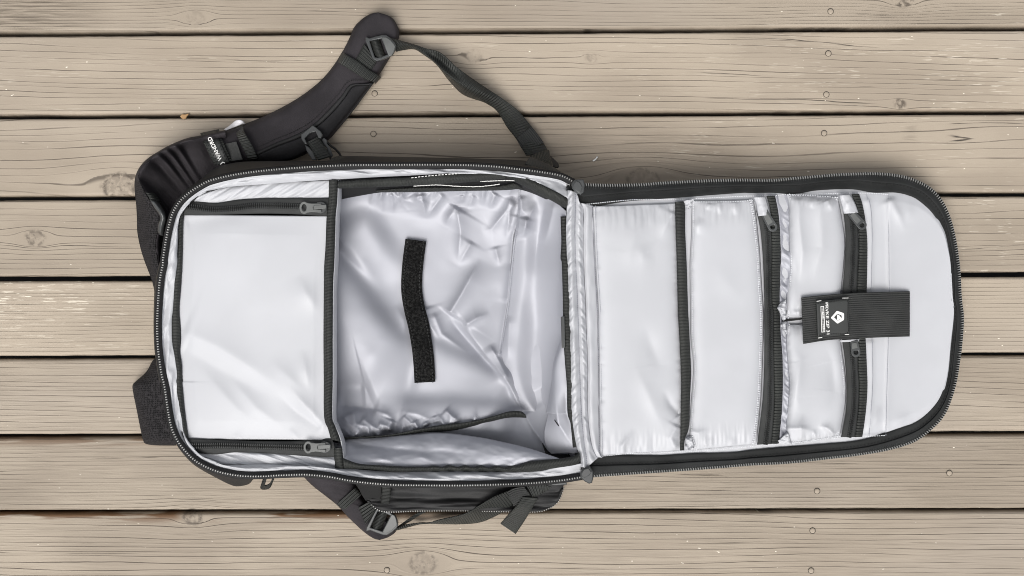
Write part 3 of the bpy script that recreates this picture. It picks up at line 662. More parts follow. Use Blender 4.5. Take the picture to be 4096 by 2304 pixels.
for _ in range(1):
    Z[1:-1] = (Z[:-2]+2*Z[1:-1]+Z[2:])/4; Z[:, 1:-1] = (Z[:, :-2]+2*Z[:, 1:-1]+Z[:, 2:])/4
keep_t = top_edge - 26; Z = np.where(Y < keep_t, Z + .0*Z, Z)
P3 = np.stack([X, Y, np.where(Z > .056, .056+.026*np.tanh((Z-.056)/.026), np.where(Z < .014, .014-.008*np.tanh((.014-Z)/.008), Z))], -1)
ok = (Y > top_edge-40) & (Y < np.interp(X, [1325, 2120, 2200, 2330], [1860, 1850, 1832, 1805])) & (X < np.interp(Y, [738, 830, 1000, 1300, 1560, 1905], [2285, 2280, 2266, 2275, 2288, 2350]))
idx = gridfaces(*X.shape); okf = ok.ravel()[idx].all(1); Fc = idx[okf]
used = np.unique(Fc); rm = np.full(X.size, -1); rm[used] = np.arange(len(used))
Wd = W(P3).reshape(-1, 3)[used]; Fc = rm[Fc]
nrm = np.cross(Wd[Fc[0, 1]]-Wd[Fc[0, 0]], Wd[Fc[0, 2]]-Wd[Fc[0, 0]])
if nrm[2] < 0: Fc = Fc[:, ::-1]
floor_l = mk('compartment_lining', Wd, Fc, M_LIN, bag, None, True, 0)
def floor_z(sx, sy):
    i = np.clip(((sy-gy[0])/2.6).astype(int), 0, len(gy)-1); j = np.clip(((sx-gx[0])/2.6).astype(int), 0, len(gx)-1); return P3[i, j, 2]
# black loop strip sewn to the floor
vs = c('F', [(1046, 604), (1040, 650), (1036, 695), (1036, 735), (1043, 778), (1053, 820), (1061, 865), (1066, 910), (1069, 962)])
vp = catmull(zz(vs, 0.), 120); vp2 = vp.copy()
def ribbon_on_floor(name, path, width, mat, par, lift):
    L_, R_ = offs(path, -width/2), offs(path, width/2); rowsP = [L_*(1-k)+R_*k for k in np.linspace(0, 1, 9)]
    P_ = np.stack(rowsP); zc = floor_z(P_[..., 0], P_[..., 1])
    for _ in range(30): zc[:, 1:-1] = (zc[:, :-2]+2*zc[:, 1:-1]+zc[:, 2:])/4; zc[1:-1] = (zc[:-2]+2*zc[1:-1]+zc[2:])/4
    P_[..., 2] = zc + lift + np.sin(np.linspace(0, math.pi, 9))[:, None]*.0012
    Wv = W(P_); Fq = gridfaces(*P_.shape[:2])
    a_, b_, d_ = (Wv.reshape(-1, 3)[Fq[0, k]] for k in (0, 1, 2))
    if np.cross(b_-a_, d_-a_)[2] < 0: Fq = Fq[:, ::-1]
    su = np.linspace(0, 1, P_.shape[1]); uv = np.stack(np.meshgrid(su*.16, np.linspace(0, .02, 9)), -1).reshape(-1, 2)
    return mk(name, Wv.reshape(-1, 3), Fq, mat, par, uv, True, .0014), P_
vel, vP = ribbon_on_floor('loop_fastener_strip', vp, 84, M_VELC, floor_l, .0048)
stitch('stitching', vP[1]+[0, 0, .0008], M_TAPE, vel, 12, 7, 3, .0005); stitch('stitching', vP[-2]+[0, 0, .0008], M_TAPE, vel, 12, 7, 3, .0005)
# the end wall: a loose drape that hangs from the hinge and spills over the floor
e0 = c('D', [(1812, 360), (1800, 640), (1762, 900), (1728, 1250)], 'M', [(1640, 420), (1595, 700), (1560, 930), (1610, 1050), (1665, 1190), (1730, 1330)], 'G', [(1690, 380), (1760, 500), (1830, 600), (1895, 685)])
e1 = c('D', [(1890, 370), (1875, 800), (1850, 1250)], 'M', [(1765, 420), (1740, 700), (1720, 950), (1760, 1150), (1830, 1330)], 'G', [(1790, 380), (1835, 500), (1880, 600), (1950, 688)])
e2 = c('D', [(2010, 400), (2005, 800), (1990, 1250)], 'M', [(1930, 420), (1930, 700), (1925, 950), (1940, 1150), (1965, 1330)], 'G', [(1850, 400), (1880, 520), (1930, 610), (1990, 685)])
e3 = c('D', [(2150, 480), (2170, 800), (2165, 1250)], 'M', [(2105, 420), (2125, 700), (2100, 950), (2090, 1150), (2090, 1330)], 'G', [(1940, 400), (1980, 520), (2010, 600), (2040, 680)])
e4 = c('H', [(140, 430), (142, 700)], 'M', [(2205, 100), (2212, 500), (2220, 750), (2235, 980), (2248, 1200), (2255, 1400)], 'G', [(2062, 400), (2082, 600), (2098, 665)])
def ew_fn(X, Y, u, v):
    q = 0
    for k, p, A, a, b in [('D', [(1890, 620), (1860, 780), (1880, 830)], .008, 14, 34), ('D', [(1860, 780), (1905, 640), (1985, 470)], .006, 34, 14), ('D', [(2060, 420), (2040, 600), (1985, 900), (1960, 1200)], -.006, 40, 40), ('D', [(2150, 470), (2120, 620), (2050, 900)], .005, 18, 26),
                           ('D', [(1830, 420), (1840, 560), (1900, 620)], .005, 14, 18), ('M', [(1560, 930), (1640, 1120), (1720, 1290)], .004, 8, 26), 
                           ('M', [(1660, 500), (1650, 800), (1640, 980)], .003, 14, 20)]:
        q = q + crease(X, Y, c(k, p), A, a, b, 4, (.2, .4))
    return q*np.clip(np.minimum(v, 1-v)*14, 0, 1) + .0012*fbm(X/90., Y/130., 4, 2)
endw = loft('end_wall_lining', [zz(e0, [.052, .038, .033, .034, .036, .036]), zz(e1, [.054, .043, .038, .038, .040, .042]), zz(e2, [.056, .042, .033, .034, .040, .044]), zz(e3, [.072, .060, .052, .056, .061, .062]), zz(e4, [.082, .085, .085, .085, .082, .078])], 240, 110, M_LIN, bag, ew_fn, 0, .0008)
stitch('stitching', catmull(zz(e0, [.0545, .0405, .0355, .0365, .0385, .0385]), 120)[:86]+[6, 0, 0], M_GTH, endw, 9, 7, 2.2, .0005)
h0 = c('M', [(2165, 730), (2088, 970), (2062, 1200), (2018, 1449)], 'G', [(1850, 300), (1815, 480), (1832, 600), (1875, 655)])
h1_ = c('M', [(2180, 760), (2120, 980), (2110, 1200), (2095, 1449)], 'G', [(1915, 320), (1925, 450), (1965, 570), (2015, 645)])
h2_ = c('M', [(2222, 760), (2240, 1000), (2250, 1200), (2256, 1420)], 'G', [(2060, 380), (2078, 520), (2090, 620), (2098, 662)])
def cone_fn(X, Y, u, v):
    return crease(X, Y, c('G', [(1890, 60), (1930, 400), (2030, 560), (2080, 640)]), .004, 16, 10, 4) + crease(X, Y, c('G', [(1990, 60), (2000, 300), (2060, 520)]), -.004, 12, 16, 5) + .001*fbm(X/50., Y/80., 3, 2)
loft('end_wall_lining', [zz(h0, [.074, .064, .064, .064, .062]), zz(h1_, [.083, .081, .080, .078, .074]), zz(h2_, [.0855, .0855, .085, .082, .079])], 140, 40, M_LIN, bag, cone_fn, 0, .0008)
# small black thread mark
t0 = zz(c('G', [(1900, 370), (1918, 398), (1936, 422)]), 0.); t0[:, 2] = .0835
band('thread_end', t0, 4, 8, M_THR_SHADE, bag, 3, .0004, 0, .0006)

# ---- bindings of the upper side pocket
dark_back = loft('side_pocket_facing', [zz(c('D', [(118, 270), (500, 262), (900, 240), (1300, 215), (1720, 190), (2000, 330), (2268, 470)]), .084), zz(c('D', [(118, 470), (320, 430), (560, 395), (900, 392), (1400, 380), (1830, 372), (2270, 560)]), .060)], 120, 9, M_SHELL, bag, None, 0, .001)
def wav(s, a=.0015, f=26):
    return lambda X, Y, u, v: a*fbm(u*f, v*.8, s, 2)
b1 = loft('binding_tape', [zz(c('D', [(120, 292), (500, 268), (800, 252), (1100, 228), (1400, 206), (1720, 186)]), .091), zz(c('D', [(120, 362), (400, 352), (800, 336), (1200, 312), (1500, 290), (1690, 266)]), .088)], 140, 9, M_BIND, bag, wav(1), .0035, .001)
stitch('stitching', zz(c('D', [(820, 260), (1000, 240), (1300, 218), (1500, 205), (1700, 190)]), .0925), M_PRINT, b1, 13, 9, 3.2, .0006)
b2 = loft('binding_tape', [zz(c('D', [(480, 372), (850, 346), (1300, 345), (1640, 330), (1760, 300)]), .072), zz(c('D', [(470, 398), (900, 394), (1300, 384), (1650, 378), (1850, 362)]), .068)], 120, 8, M_BIND, bag, wav(2), .003, .001)
stitch('white_piping', zz(c('D', [(835, 338), (1050, 328), (1250, 340), (1450, 342), (1630, 322)]), .0765), M_PRINT, b2, 6, 6.5, 3.5, .0008)
stitch('white_piping', zz(c('D', [(1460, 295), (1650, 287), (1830, 288)]), .0855), M_PRINT, b2, 6, 6.5, 3.5, .0008)
b3 = loft('binding_tape', [zz(c('D', [(1730, 180), (1800, 195), (1900, 260), (2100, 358), (2200, 410), (2272, 462)]), .092), zz(c('D', [(1700, 262), (1850, 335), (2000, 412), (2120, 475), (2200, 520), (2268, 552)]), .084)], 90, 10, M_BIND, bag, wav(3, .002, 16), .004, .001)
# ---- edge of the end wall: thin black binding and elastic keeper
ew = c('H', [(118, 480), (125, 700), (118, 850)], 'M', [(2192, 0), (2200, 250), (2205, 500), (2210, 750), (2225, 980), (2242, 1200), (2248, 1449)], 'G', [(2055, 400), (2075, 600)])
band('binding_tape', zz(ew, [.082, .088, .09, .09, .088, .084]), 30, 160, M_BIND, bag, 7, .002, -4, .001, lambda X, Y, u, v: .0012*fbm(u*40, v, 4, 2))
plate('keeper_clip', [c('M', [(2162, 528), (2188, 522), (2194, 818), (2170, 822)])], .0915, .003, M_PLAS, bag, .0005)
loft('divider_wall', [zz(c('G', [(20, 540), (90, 560), (170, 560)]), .070), zz(c('G', [(20, 700), (90, 705), (170, 720)]), .080)], 16, 8, M_LIN, bag, None, .002, .0008)
# ---- lower side pocket: mouth binding, flap and outer binding
g1 = c('G', [(120, 520), (350, 508), (540, 492), (750, 452), (950, 416), (1200, 386), (1400, 337), (1520, 302), (1620, 300), (1660, 326)])
g2 = c('G', [(120, 534), (350, 522), (600, 503), (800, 477), (1000, 467), (1150, 442), (1350, 392), (1500, 357), (1600, 352), (1668, 356)])
loft('binding_tape', [zz(g1, [.066, .064, .062, .058, .052, .048]), zz(g2, [.060, .058, .056, .052, .048, .046])], 150, 9, M_BIND, bag, wav(6, .001), .003, .001)
f_t = c('G', [(95, 575), (130, 535), (350, 520), (700, 492), (960, 478), (1250, 510), (1500, 560), (1700, 610), (1940, 690)])
f_b = c('G', [(130, 720), (280, 745), (450, 755), (700, 768), (1000, 768), (1300, 768), (1550, 768), (1750, 735), (1960, 702)])
def flap_fn(X, Y, u, v):
    z = .010*np.sin(math.pi*np.clip(v, 0, 1))*np.sin(math.pi*u)**.6
    z = z + crease(X, Y, c('G', [(180, 560), (600, 620), (1000, 640), (1400, 660)]), -.006, 20, 26, 8, (.1, .4))
    z = z + crease(X, Y, c('G', [(1150, 520), (1500, 600), (1850, 690)]), .005, 20, 30, 8)
    z = z + crease(X, Y, c('G', [(650, 700), (800, 680), (950, 730)]), .004, 14, 14, 5) + crease(X, Y, c('G', [(300, 680), (500, 700), (640, 740)]), .004, 14, 14, 5)
    return z + .0018*fbm(X/60., Y/30., 3, 3)
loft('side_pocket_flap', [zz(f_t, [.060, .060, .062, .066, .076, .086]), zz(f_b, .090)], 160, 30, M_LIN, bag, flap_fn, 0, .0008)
def scal(X, Y, u, v): return .0022*np.sin(u*95)*sstep(.3, .45, u)*sstep(.8, .7, u) + .001*fbm(u*20, v, 2, 2)
def scallop(pts):
    P_ = catmull(np.asarray(pts, float), 160); u = np.linspace(0, 1, 160); P_[:, 1] += 3.2*np.sin(u*95)*sstep(.3, .42, u)*sstep(.78, .7, u); return P_
h1 = scallop(c('G', [(150, 688), (280, 733), (450, 745), (700, 758), (1000, 752), (1300, 755), (1550, 753), (1700, 715), (1950, 690), (2070, 668), (2100, 638)]))
h2 = c('G', [(155, 775), (350, 782), (550, 803), (800, 800), (1100, 798), (1400, 802), (1700, 802), (1900, 772), (2080, 742), (2118, 700)])
loft('binding_tape', [zz(h1, .094), zz(h2, .092)], 200, 10, M_BIND, bag, scal, .004, .001)
loft('corner_facing', [zz(c('G', [(1800, 560), (1860, 640), (1960, 655), (2100, 640)]), .058), zz(c('G', [(1830, 660), (1960, 690), (2060, 680), (2110, 670)]), .062)], 30, 6, M_SHELL, bag, None, 0, .001)

# ------------------------------------------------------------------ lid, folded open to the right
def lz(sx, sy=0): return .084 - .058*np.clip((np.asarray(sx, float)-2290)/1540., -.05, 1.05)**.9 if np.ndim(sx) else .084 - .058*max(0., min(1.05, (sx-2290)/1540.))**.9
def zl(pts, off=0.):
    P_ = np.asarray(pts, float); h = np.array([.084-.058*max(0., min(1.05, (p[0]-2290)/1540.))**.9 for p in P_]); return np.column_stack([P_[:, :2], h+off])
lid_o = c('H', [(150, 200), (300, 203), (500, 210), (800, 205), (1000, 190), (1400, 170), (1700, 163)],
          'I', [(0, 165), (200, 166), (450, 143), (800, 115), (1100, 106), (1300, 122), (1450, 160), (1600, 238), (1700, 350), (1770, 500), (1820, 700), (1855, 950), (1868, 1200)],
          'K', [(1752, 30), (1745, 200), (1722, 400), (1682, 620), (1600, 835), (1480, 968), (1350, 1058), (1150, 1122), (900, 1166), (600, 1202), (300, 1235)],
          'J', [(1656, 1250), (1400, 1272), (1100, 1294), (700, 1322), (400, 1343), (250, 1355)])
lid_i = c('H', [(160, 262), (240, 390), (450, 352), (700, 312), (1000, 290), (1400, 260), (1700, 238)],
          'I', [(0, 238), (200, 236), (400, 247), (600, 215), (900, 205), (1100, 235), (1300, 235), (1450, 270), (1550, 330), (1650, 430), (1720, 550), (1760, 700), (1790, 900), (1795, 1200)],
          'K', [(1690, 0), (1662, 300), (1640, 560), (1600, 720), (1500, 850), (1380, 940), (1250, 985), (1115, 1030), (900, 1090), (600, 1120), (300, 1142)],
          'J', [(1656, 1170), (1500, 1190), (1200, 1196), (900, 1214), (600, 1210), (400, 1206), (300, 1200), (200, 1190)])
lo = catmull(zl(lid_o), 600); li = catmull(zl(lid_i), 600)
# lid body: soft padded shell from the zipper edge down to the boards
ctr = np.array([3000., 1290.])
lo2 = offs(lo, 4); lo2[:, 2] = np.maximum(lo[:, 2]-.014, .004)
lo3 = offs(lo, 22); lo3[:, 2] = .003
lid = loft('lid', [lo+[0, 0, -.001], lo2, lo3], 500, 10, M_SHELL, bag, None, 0, .001)
lid["label"] = 'open lid of the bag with pale lining and zip pockets'
mid_b = lo*.5+li*.5
loft('lid_border', [offs(lo, -9)+[0, 0, -.0005], lo+[0, 0, .0005], mid_b+[0, 0, .0035], offs(mid_b, 6)+[0, 0, .0012], offs(li, 14)+[0, 0, .003]], 500, 14, M_BORD, lid, lambda X, Y, u, v: .0012*fbm(u*50, v*2, 5, 2)*np.sin(math.pi*v), 0, .001)
teeth('zipper_teeth', lo+[0, 0, .0008], M_TEETH2, lid, 9.6, 4.6, 14, .0017, -3., .15)
teeth('zipper_teeth', lo+[0, 0, .0006], M_COIL, lid, 9.6, 4.6, 12, .0013, 8., -.3)
stitch('stitching', offs(mid_b, 8)+[0, 0, .0032], M_THR_SHADE, lid, 14, 8, 3)
# lid lining
half = 297
topc = li[3:half]; botc = li[half:-3][::-1]
def lidlin_fn(X, Y, u, v):
    z = .0035*np.clip(np.minimum(v, 1-v)*18, 0, 1)
    z = z + crease(X, Y, c('I', [(1240, 310), (1330, 480), (1390, 640)]), .004, 16, 24, 6, (.1, .6))
    z = z + crease(X, Y, c('I', [(1040, 300), (1075, 400), (1088, 660), (1080, 1150)]), .0022, 5, 26, 2, (.05, .05))
    z = z + crease(X, Y, c('K', [(1010, 215), (1015, 600), (985, 1020)]), .0022, 5, 26, 2, (.05, .05))
    z = z + crease(X, Y, c('I', [(1232, 285), (1238, 800), (1240, 1150)], 'K', [(1145, 215), (1135, 600), (1125, 1015)]), .0022, 26, 4, 2, (.03, .03))
    z = z + crease(X, Y, c('K', [(1080, 750), (1040, 900), (990, 1010)]), .003, 12, 18, 4) + crease(X, Y, c('K', [(1340, 820), (1200, 930), (1150, 1000)]), .002, 14, 20, 4)
    z = z + crease(X, Y, c('I', [(1440, 330), (1400, 560)]), .0018, 20, 20, 6)
    return z + .0008*fbm(X/200., Y/220., 2, 2) + .0010*fbm(X/26., Y/60., 9, 2)*sstep(.06, .0, np.minimum(v, 1-v))
loft('lid_lining', [topc, botc], 260, 150, M_LID, lid, lidlin_fn, 0, .0008)
stitch('stitching', zl(c('H', [(330, 372), (700, 335), (1000, 328), (1250, 325), (1500, 312), (1750, 300), (2000, 295)], 'I', [(330, 285), (600, 282), (900, 272), (1150, 278), (1230, 286)]), .0055), M_WTH, lid, 9, 6, 3.4)
stitch('stitching', zl(c('J', [(420, 1190), (700, 1165), (1000, 1158), (1400, 1135), (1700, 1105), (1860, 1092)], 'K', [(250, 1085), (500, 1055), (800, 1035), (1110, 1018)]), .0055), M_WTH, lid, 9, 6, 3.4)
stitch('stitching', zl(c('I', [(1235, 290), (1238, 700), (1242, 1140)]), .0060), M_GTH, lid, 9, 7, 2.2, .0004)
stitch('stitching', zl(c('K', [(1146, 215), (1135, 600), (1125, 1012)]), .0060), M_GTH, lid, 9, 7, 2.2, .0004)
stitch('stitching', zl(c('I', [(1040, 295), (1078, 400), (1090, 660), (1080, 1150)]), .0058), M_GTH, lid, 9, 8, 2.2, .0004)
stitch('stitching', zl(c('K', [(1012, 215), (1016, 600), (986, 1018)]), .0058), M_GTH, lid, 9, 8, 2.2, .0004)
# hinge: puckered fabric with a seam down it
hg0 = c('Q', [(1170, 890), (1160, 1060), (1150, 1340)], 'H', [(142, 600), (148, 800), (150, 1000), (160, 1300)], 'J', [(150, 120), (165, 400), (168, 700), (185, 900), (215, 1090), (248, 1200), (256, 1280)])
hg1 = c('Q', [(1355, 930), (1350, 1100), (1350, 1340)], 'H', [(222, 600), (230, 900), (240, 1100), (250, 1340)], 'J', [(236, 120), (245, 450), (255, 700), (265, 900), (285, 1090), (302, 1200), (304, 1285)])
hg2 = c('Q', [(1440, 1190), (1480, 1240), (1520, 1300)], 'H', [(298, 500), (298, 800), (310, 1100), (320, 1340)], 'J', [(300, 120), (312, 450), (310, 700), (318, 900), (345, 1090), (380, 1180), (400, 1200)])
def ruche(seed):
    def f(X, Y, u, v):
        h = fbm((Y + (X-2290)*(1.3 if seed == 1 else -1.3))/16., X/60.+seed*5, seed, 3)
        return .0028*h*np.sin(math.pi*v)**.7 + .0012*fbm(Y/60., X/20., 4, 2)
    return f
loft('hinge_panel', [zz(hg0, .089), zz(mixp(hg0, hg1, .5), .095), zz(hg1, .0895)], 260, 16, M_LID, lid, ruche(1), 0, .0008)
loft('hinge_panel', [zz(hg1, .0895), zz(mixp(hg1, hg2, .5), .0925), zz(hg2, .0865)], 260, 14, M_LID, lid, ruche(2), 0, .0008)
stitch('stitching', zz(hg1, .0895), M_GTH, lid, 8, 7, 3.5, .0007)
loft('hinge_panel', [zz(hg2, .0865), zz(np.array(hg2)+[16, 0], .0885), zl(c('H', [(380, 385), (385, 600), (400, 900), (430, 1340)], 'J', [(398, 100), (405, 500), (408, 900), (412, 1195)]), .004)], 200, 12, M_LID, lid, lambda X, Y, u, v: .0014*fbm(Y/70., X/14., 6, 2), 0, .0008)
# pockets
def pocket(name, l, r, h=.006, folds=(), z0=.0045, nu=190, nv=70, seed=1, noise_a=.0008):
    L_, R_ = zl(l, z0), zl(r, z0)
    def fn(X, Y, u, v):
        e = (1-np.abs(2*u-1)**10)*(1-np.abs(2*v-1)**8)
        z = h*e
        for f in folds: z = z + crease(X, Y, *f)
        edge = sstep(.12, 0., np.minimum(u, 1-u))
        z = z + noise_a*fbm(X/170., Y/190., seed, 2) + .0026*edge*fbm(X/13., Y/110., seed+3, 2)*np.clip(np.minimum(u, 1-u)*60, 0, 1)
        ev = sstep(.10, 0., np.minimum(v, 1-v)); z = z + .0012*ev*fbm(X/90., Y/18., seed+5, 2)
        return z
    return loft(name, [L_, R_], nu, nv, M_LID, lid, fn, 0, .0008)
p1l = c('H', [(385, 392), (392, 600), (405, 900), (432, 1340)], 'J', [(403, 100), (408, 500), (412, 900), (414, 1188)])
p1r = c('H', [(1122, 362), (1128, 600), (1138, 900), (1148, 1340)], 'J', [(1072, 100), (1084, 300), (1095, 600), (1090, 800), (1092, 1145)])
pk1 = pocket('lid_pocket', p1l, p1r, .006, [
    (c('H', [(900, 400), (850, 520), (760, 640), (710, 800), (700, 1000)]), .0028, 26, 60, 14), (c('H', [(1100, 430), (1040, 560), (980, 700)]), .0030, 14, 22, 6, (.1, .6)), (c('H', [(800, 700), (830, 850), (950, 860)]), .0022, 30, 30, 12),
    (c('J', [(600, 1180), (595, 1110), (700, 960)]), .004, 10, 16, 4, (.05, .7)), (c('J', [(1075, 850), (1000, 760), (930, 620)]), -.004, 14, 24, 6, (.05, .6)), (c('J', [(1060, 930), (1000, 1040), (1050, 1140)]), .004, 14, 20, 5, (.1, .1)),
    (c('J', [(680, 380), (800, 640), (900, 870), (1000, 1050)]), .0030, 40, 30, 12), (c('J', [(770, 60), (830, 250), (900, 430), (890, 560)]), -.0026, 36, 30, 12)], seed=2)
for d in (0, 11): stitch('stitching', offs(catmull(zl(p1l, .0062), 200), 2-d), M_GTH, pk1, 9, 7, 2.4)
e1r = c('H', [(1190, 345), (1205, 400), (1205, 600), (1218, 900), (1232, 1340)], 'J', [(1148, 60), (1160, 300), (1168, 500), (1160, 700), (1150, 950), (1116, 1050), (1112, 1142)])
e1l = c('H', [(1112, 350), (1116, 400), (1121, 600), (1131, 900), (1142, 1340)], 'J', [(1063, 60), (1076, 300), (1086, 600), (1082, 800), (1080, 1000), (1076, 1142)])
loft('elastic_edge', [zl(e1l, .0095), zl(e1r, .0085)], 200, 9, M_BIND, lid, lambda X, Y, u, v: .0008*fbm(u*18, v, 2, 2), .0025, .0012)
p2l = c('H', [(1258, 342), (1260, 600), (1246, 900), (1250, 1340)], 'J', [(1160, 100), (1168, 250), (1186, 450), (1170, 700), (1155, 980), (1192, 1140)])
p2r = c('H', [(1812, 330), (1842, 500), (1872, 800), (1890, 1100), (1908, 1340)], 'J', [(1772, 60), (1766, 300), (1750, 700), (1718, 1000), (1705, 1090)])
pk2 = pocket('lid_pocket', p2l, p2r, .007, [
    (c('H', [(1420, 360), (1400, 430)]), .003, 10, 12, 4, (.05, .7)), (c('H', [(1500, 355), (1510, 470)]), .003, 10, 12, 4, (.05, .7)), (c('H', [(1640, 350), (1650, 480)]), .003, 12, 10, 4, (.05, .7)), (c('H', [(1360, 480), (1290, 640)]), .0025, 16, 20, 6),
    (c('J', [(1155, 985), (1230, 1000), (1330, 960)]), .003, 12, 14, 4, (.05, .7)), (c('J', [(1290, 1110), (1330, 1020)]), .0025, 12, 12, 4, (.05, .7)), (c('J', [(1500, 1110), (1520, 1020)]), .002, 12, 14, 4, (.05, .7)), (c('H', [(1400, 800), (1600, 1100), (1800, 1300)]), .0020, 60, 60, 20)], seed=5)
for (cc, d) in ((p2l, 9), (p2r, -9), (p2r, -14)): stitch('stitching', offs(catmull(zl(cc, .0085), 200), -d), M_WTH, pk2, 9, 6, 3.2)
stitch('stitching', zl(c('H', [(1265, 350), (1500, 352), (1700, 345), (1805, 335)]), .0075), M_WTH, pk2, 9, 6, 3.4)
z2l = c('I', [(55, 430), (85, 560), (103, 700), (117, 900), (127, 1200)], 'K', [(118, 30), (118, 400), (106, 700), (78, 950), (58, 1095)])
z2r = c('I', [(165, 420), (192, 600), (197, 900), (194, 1200)], 'K', [(197, 30), (197, 300), (202, 500), (205, 750), (192, 950), (177, 1088)])
w2l = c('I', [(148, 300), (175, 400), (190, 520), (193, 900), (191, 1200)], 'K', [(194, 30), (194, 300), (199, 500), (202, 750), (189, 950), (174, 1088)])
w2r = c('I', [(222, 296), (250, 440), (266, 600), (273, 800), (270, 1000), (263, 1250)], 'K', [(248, 30), (256, 200), (268, 350), (272, 550), (266, 750), (251, 950), (240, 1086)])
def lidzip(l, r, wl_, wr_, off=.0085):
    zt = loft('pocket_zipper', [zl(l, off), zl(r, off)], 200, 9, M_TAPE, lid, lambda X, Y, u, v: .0006*fbm(u*20, v*2, 3, 2), .0016, .0008)
    n = 200; pth = catmull(zl(l, off+.0016), n)*.42+catmull(zl(r, off+.0016), n)*.58
    teeth('zipper_coil', pth, M_COIL, lid, 7.5, 4.6, 8, .0008, -6, .2); teeth('zipper_coil', pth, M_COIL, lid, 7.5, 4.6, 8, .0008, 6, -.2)
    stitch('stitching', pth+[0, 0, .0006], M_THR_SHADE, lid, 6, 6, 2.4, .0006)
    loft('webbing_edge', [zl(wl_, off+.0004), zl(wr_, off-.0012)], 200, 8, M_WEB, lid, lambda X, Y, u, v: .0006*fbm(u*14, v, 7, 2), .0018, .001)
lidzip(z2l, z2r, w2l, w2r)
# gusset between second and third pockets, its shade put in as darker lining
gl = c('I', [(228, 292), (255, 440), (270, 600), (277, 800), (272, 1000), (265, 1250)], 'K', [(250, 30), (258, 200), (270, 350), (274, 550), (268, 750), (253, 950), (235, 1084)])
gr = c('I', [(345, 285), (360, 400), (360, 600), (362, 800), (355, 1000), (335, 1200)], 'K', [(315, 60), (312, 250), (325, 450), (338, 600), (322, 800), (312, 960), (350, 1092)])
def gus(X, Y, u, v): return np.sin(math.pi*v)*(-.003 + .007*fbm((Y-.8*X)/34., X/120., 4, 3))
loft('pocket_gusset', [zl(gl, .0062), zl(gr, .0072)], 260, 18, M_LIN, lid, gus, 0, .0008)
p3l = c('I', [(332, 285), (346, 400), (346, 600), (350, 800), (344, 1000), (326, 1200), (320, 1385)]); p3r = c('I', [(782, 305), (818, 480), (846, 700), (832, 950), (815, 1110), (800, 1240), (790, 1385)])
pk3 = pocket('lid_pocket', p3l, p3r, .008, [
    (c('I', [(440, 300), (435, 500), (470, 800), (440, 1100)]), .0035, 18, 30, 6, (.05, .4)), (c('I', [(620, 310), (628, 480), (640, 620), (645, 760), (600, 920), (560, 1100)]), .0035, 34, 22, 10, (.05, .4)), (c('I', [(690, 330), (740, 440)]), .0035, 12, 14, 4, (.05, .6)),
    (c('I', [(560, 310), (550, 420)]), .003, 10, 12, 4, (.05, .7)), (c('I', [(400, 1370), (410, 1300)]), .003, 8, 10, 3, (.05, .7)), (c('I', [(440, 1370), (430, 1290)]), .003, 8, 10, 3, (.05, .7)), (c('I', [(350, 700), (400, 900), (420, 1200)]), -.003, 20, 30, 8)], seed=8, nu=130, z0=.006)
p4l = c('K', [(306, 98), (300, 250), (315, 450), (326, 600), (310, 800), (300, 960), (346, 1094)]); p4r = c('K', [(740, 98), (758, 280), (782, 450), (796, 600), (790, 750), (766, 900), (742, 1032)])
pk4 = pocket('lid_pocket', p4l, p4r, .008, [
    (c('K', [(300, 965), (420, 960), (560, 990)]), .004, 14, 18, 5, (.05, .5)), (c('K', [(700, 1015), (640, 960), (560, 930)]), .005, 10, 14, 4, (.05, .6)), (c('K', [(340, 250), (420, 400), (380, 700), (430, 880)]), .0035, 22, 30, 8), (c('K', [(430, 1060), (420, 930), (440, 830)]), .003, 12, 14, 5, (.05, .6)),
    (c('K', [(600, 240), (680, 400), (700, 650), (640, 860)]), -.004, 30, 30, 10), (c('K', [(540, 1040), (520, 960)]), .0035, 9, 12, 4, (.05, .7))], seed=12, nu=130, z0=.006)
for pk, (cl_, cr_) in ((pk3, (p3l, p3r)), (pk4, (p4l, p4r))):
    stitch('stitching', offs(catmull(zl(cl_, .0085), 150), -9), M_WTH, pk, 9, 6, 3.2); stitch('stitching', offs(catmull(zl(cr_, .0085), 150), 9), M_WTH, pk, 9, 6, 3.2)
stitch('stitching', zl(c('I', [(340, 290), (560, 295), (780, 312)]), .0095), M_WTH, pk3, 9, 6, 3.4); stitch('stitching', zl(c('K', [(350, 1080), (500, 1065), (740, 1025)]), .0095), M_WTH, pk4, 9, 6, 3.4)
# black strip painting the shade of the slit between small pockets, crumpled white ends
loft('pocket_slit_shade', [zl(c('I', [(285, 1398), (380, 1392), (470, 1385)]), .0072), zl(c('I', [(285, 1420), (380, 1412), (470, 1400)]), .0072)], 20, 5, M_THR_SHADE, lid, None, 0, .0005)
def crum(X, Y, u, v): return .006*fbm(X/14., Y/16., 3, 3)
loft('pocket_corner', [zl(c('N', [(180, 200), (90, 270), (40, 345), (60, 400), (110, 510), (125, 560)]), .0095), zl(c('N', [(190, 215), (190, 300), (190, 380), (190, 440), (188, 500), (185, 545)]), .0125)], 40, 12, M_LID, lid, crum, .002, .0008)
loft('pocket_corner', [zl(c('N', [(130, 590), (95, 650), (120, 700), (190, 805)]), .0095), zl(c('N', [(200, 600), (195, 660), (200, 740), (205, 800)]), .0125)], 40, 12, M_LID, lid, crum, .002, .0008)
loft('pocket_corner', [zl(c('H', [(1185, 340), (1200, 380), (1240, 415)]), .0085), zl(c('H', [(1290, 325), (1270, 350), (1262, 400)]), .0105)], 24, 8, M_LID, lid, crum, .001, .0008)
loft('pocket_corner', [zl(c('J', [(1160, 1020), (1118, 1050), (1128, 1140)]), .0085), zl(c('J', [(1170, 1020), (1185, 1080), (1195, 1142)]), .0105)], 24, 8, M_LID, lid, crum, .001, .0008)
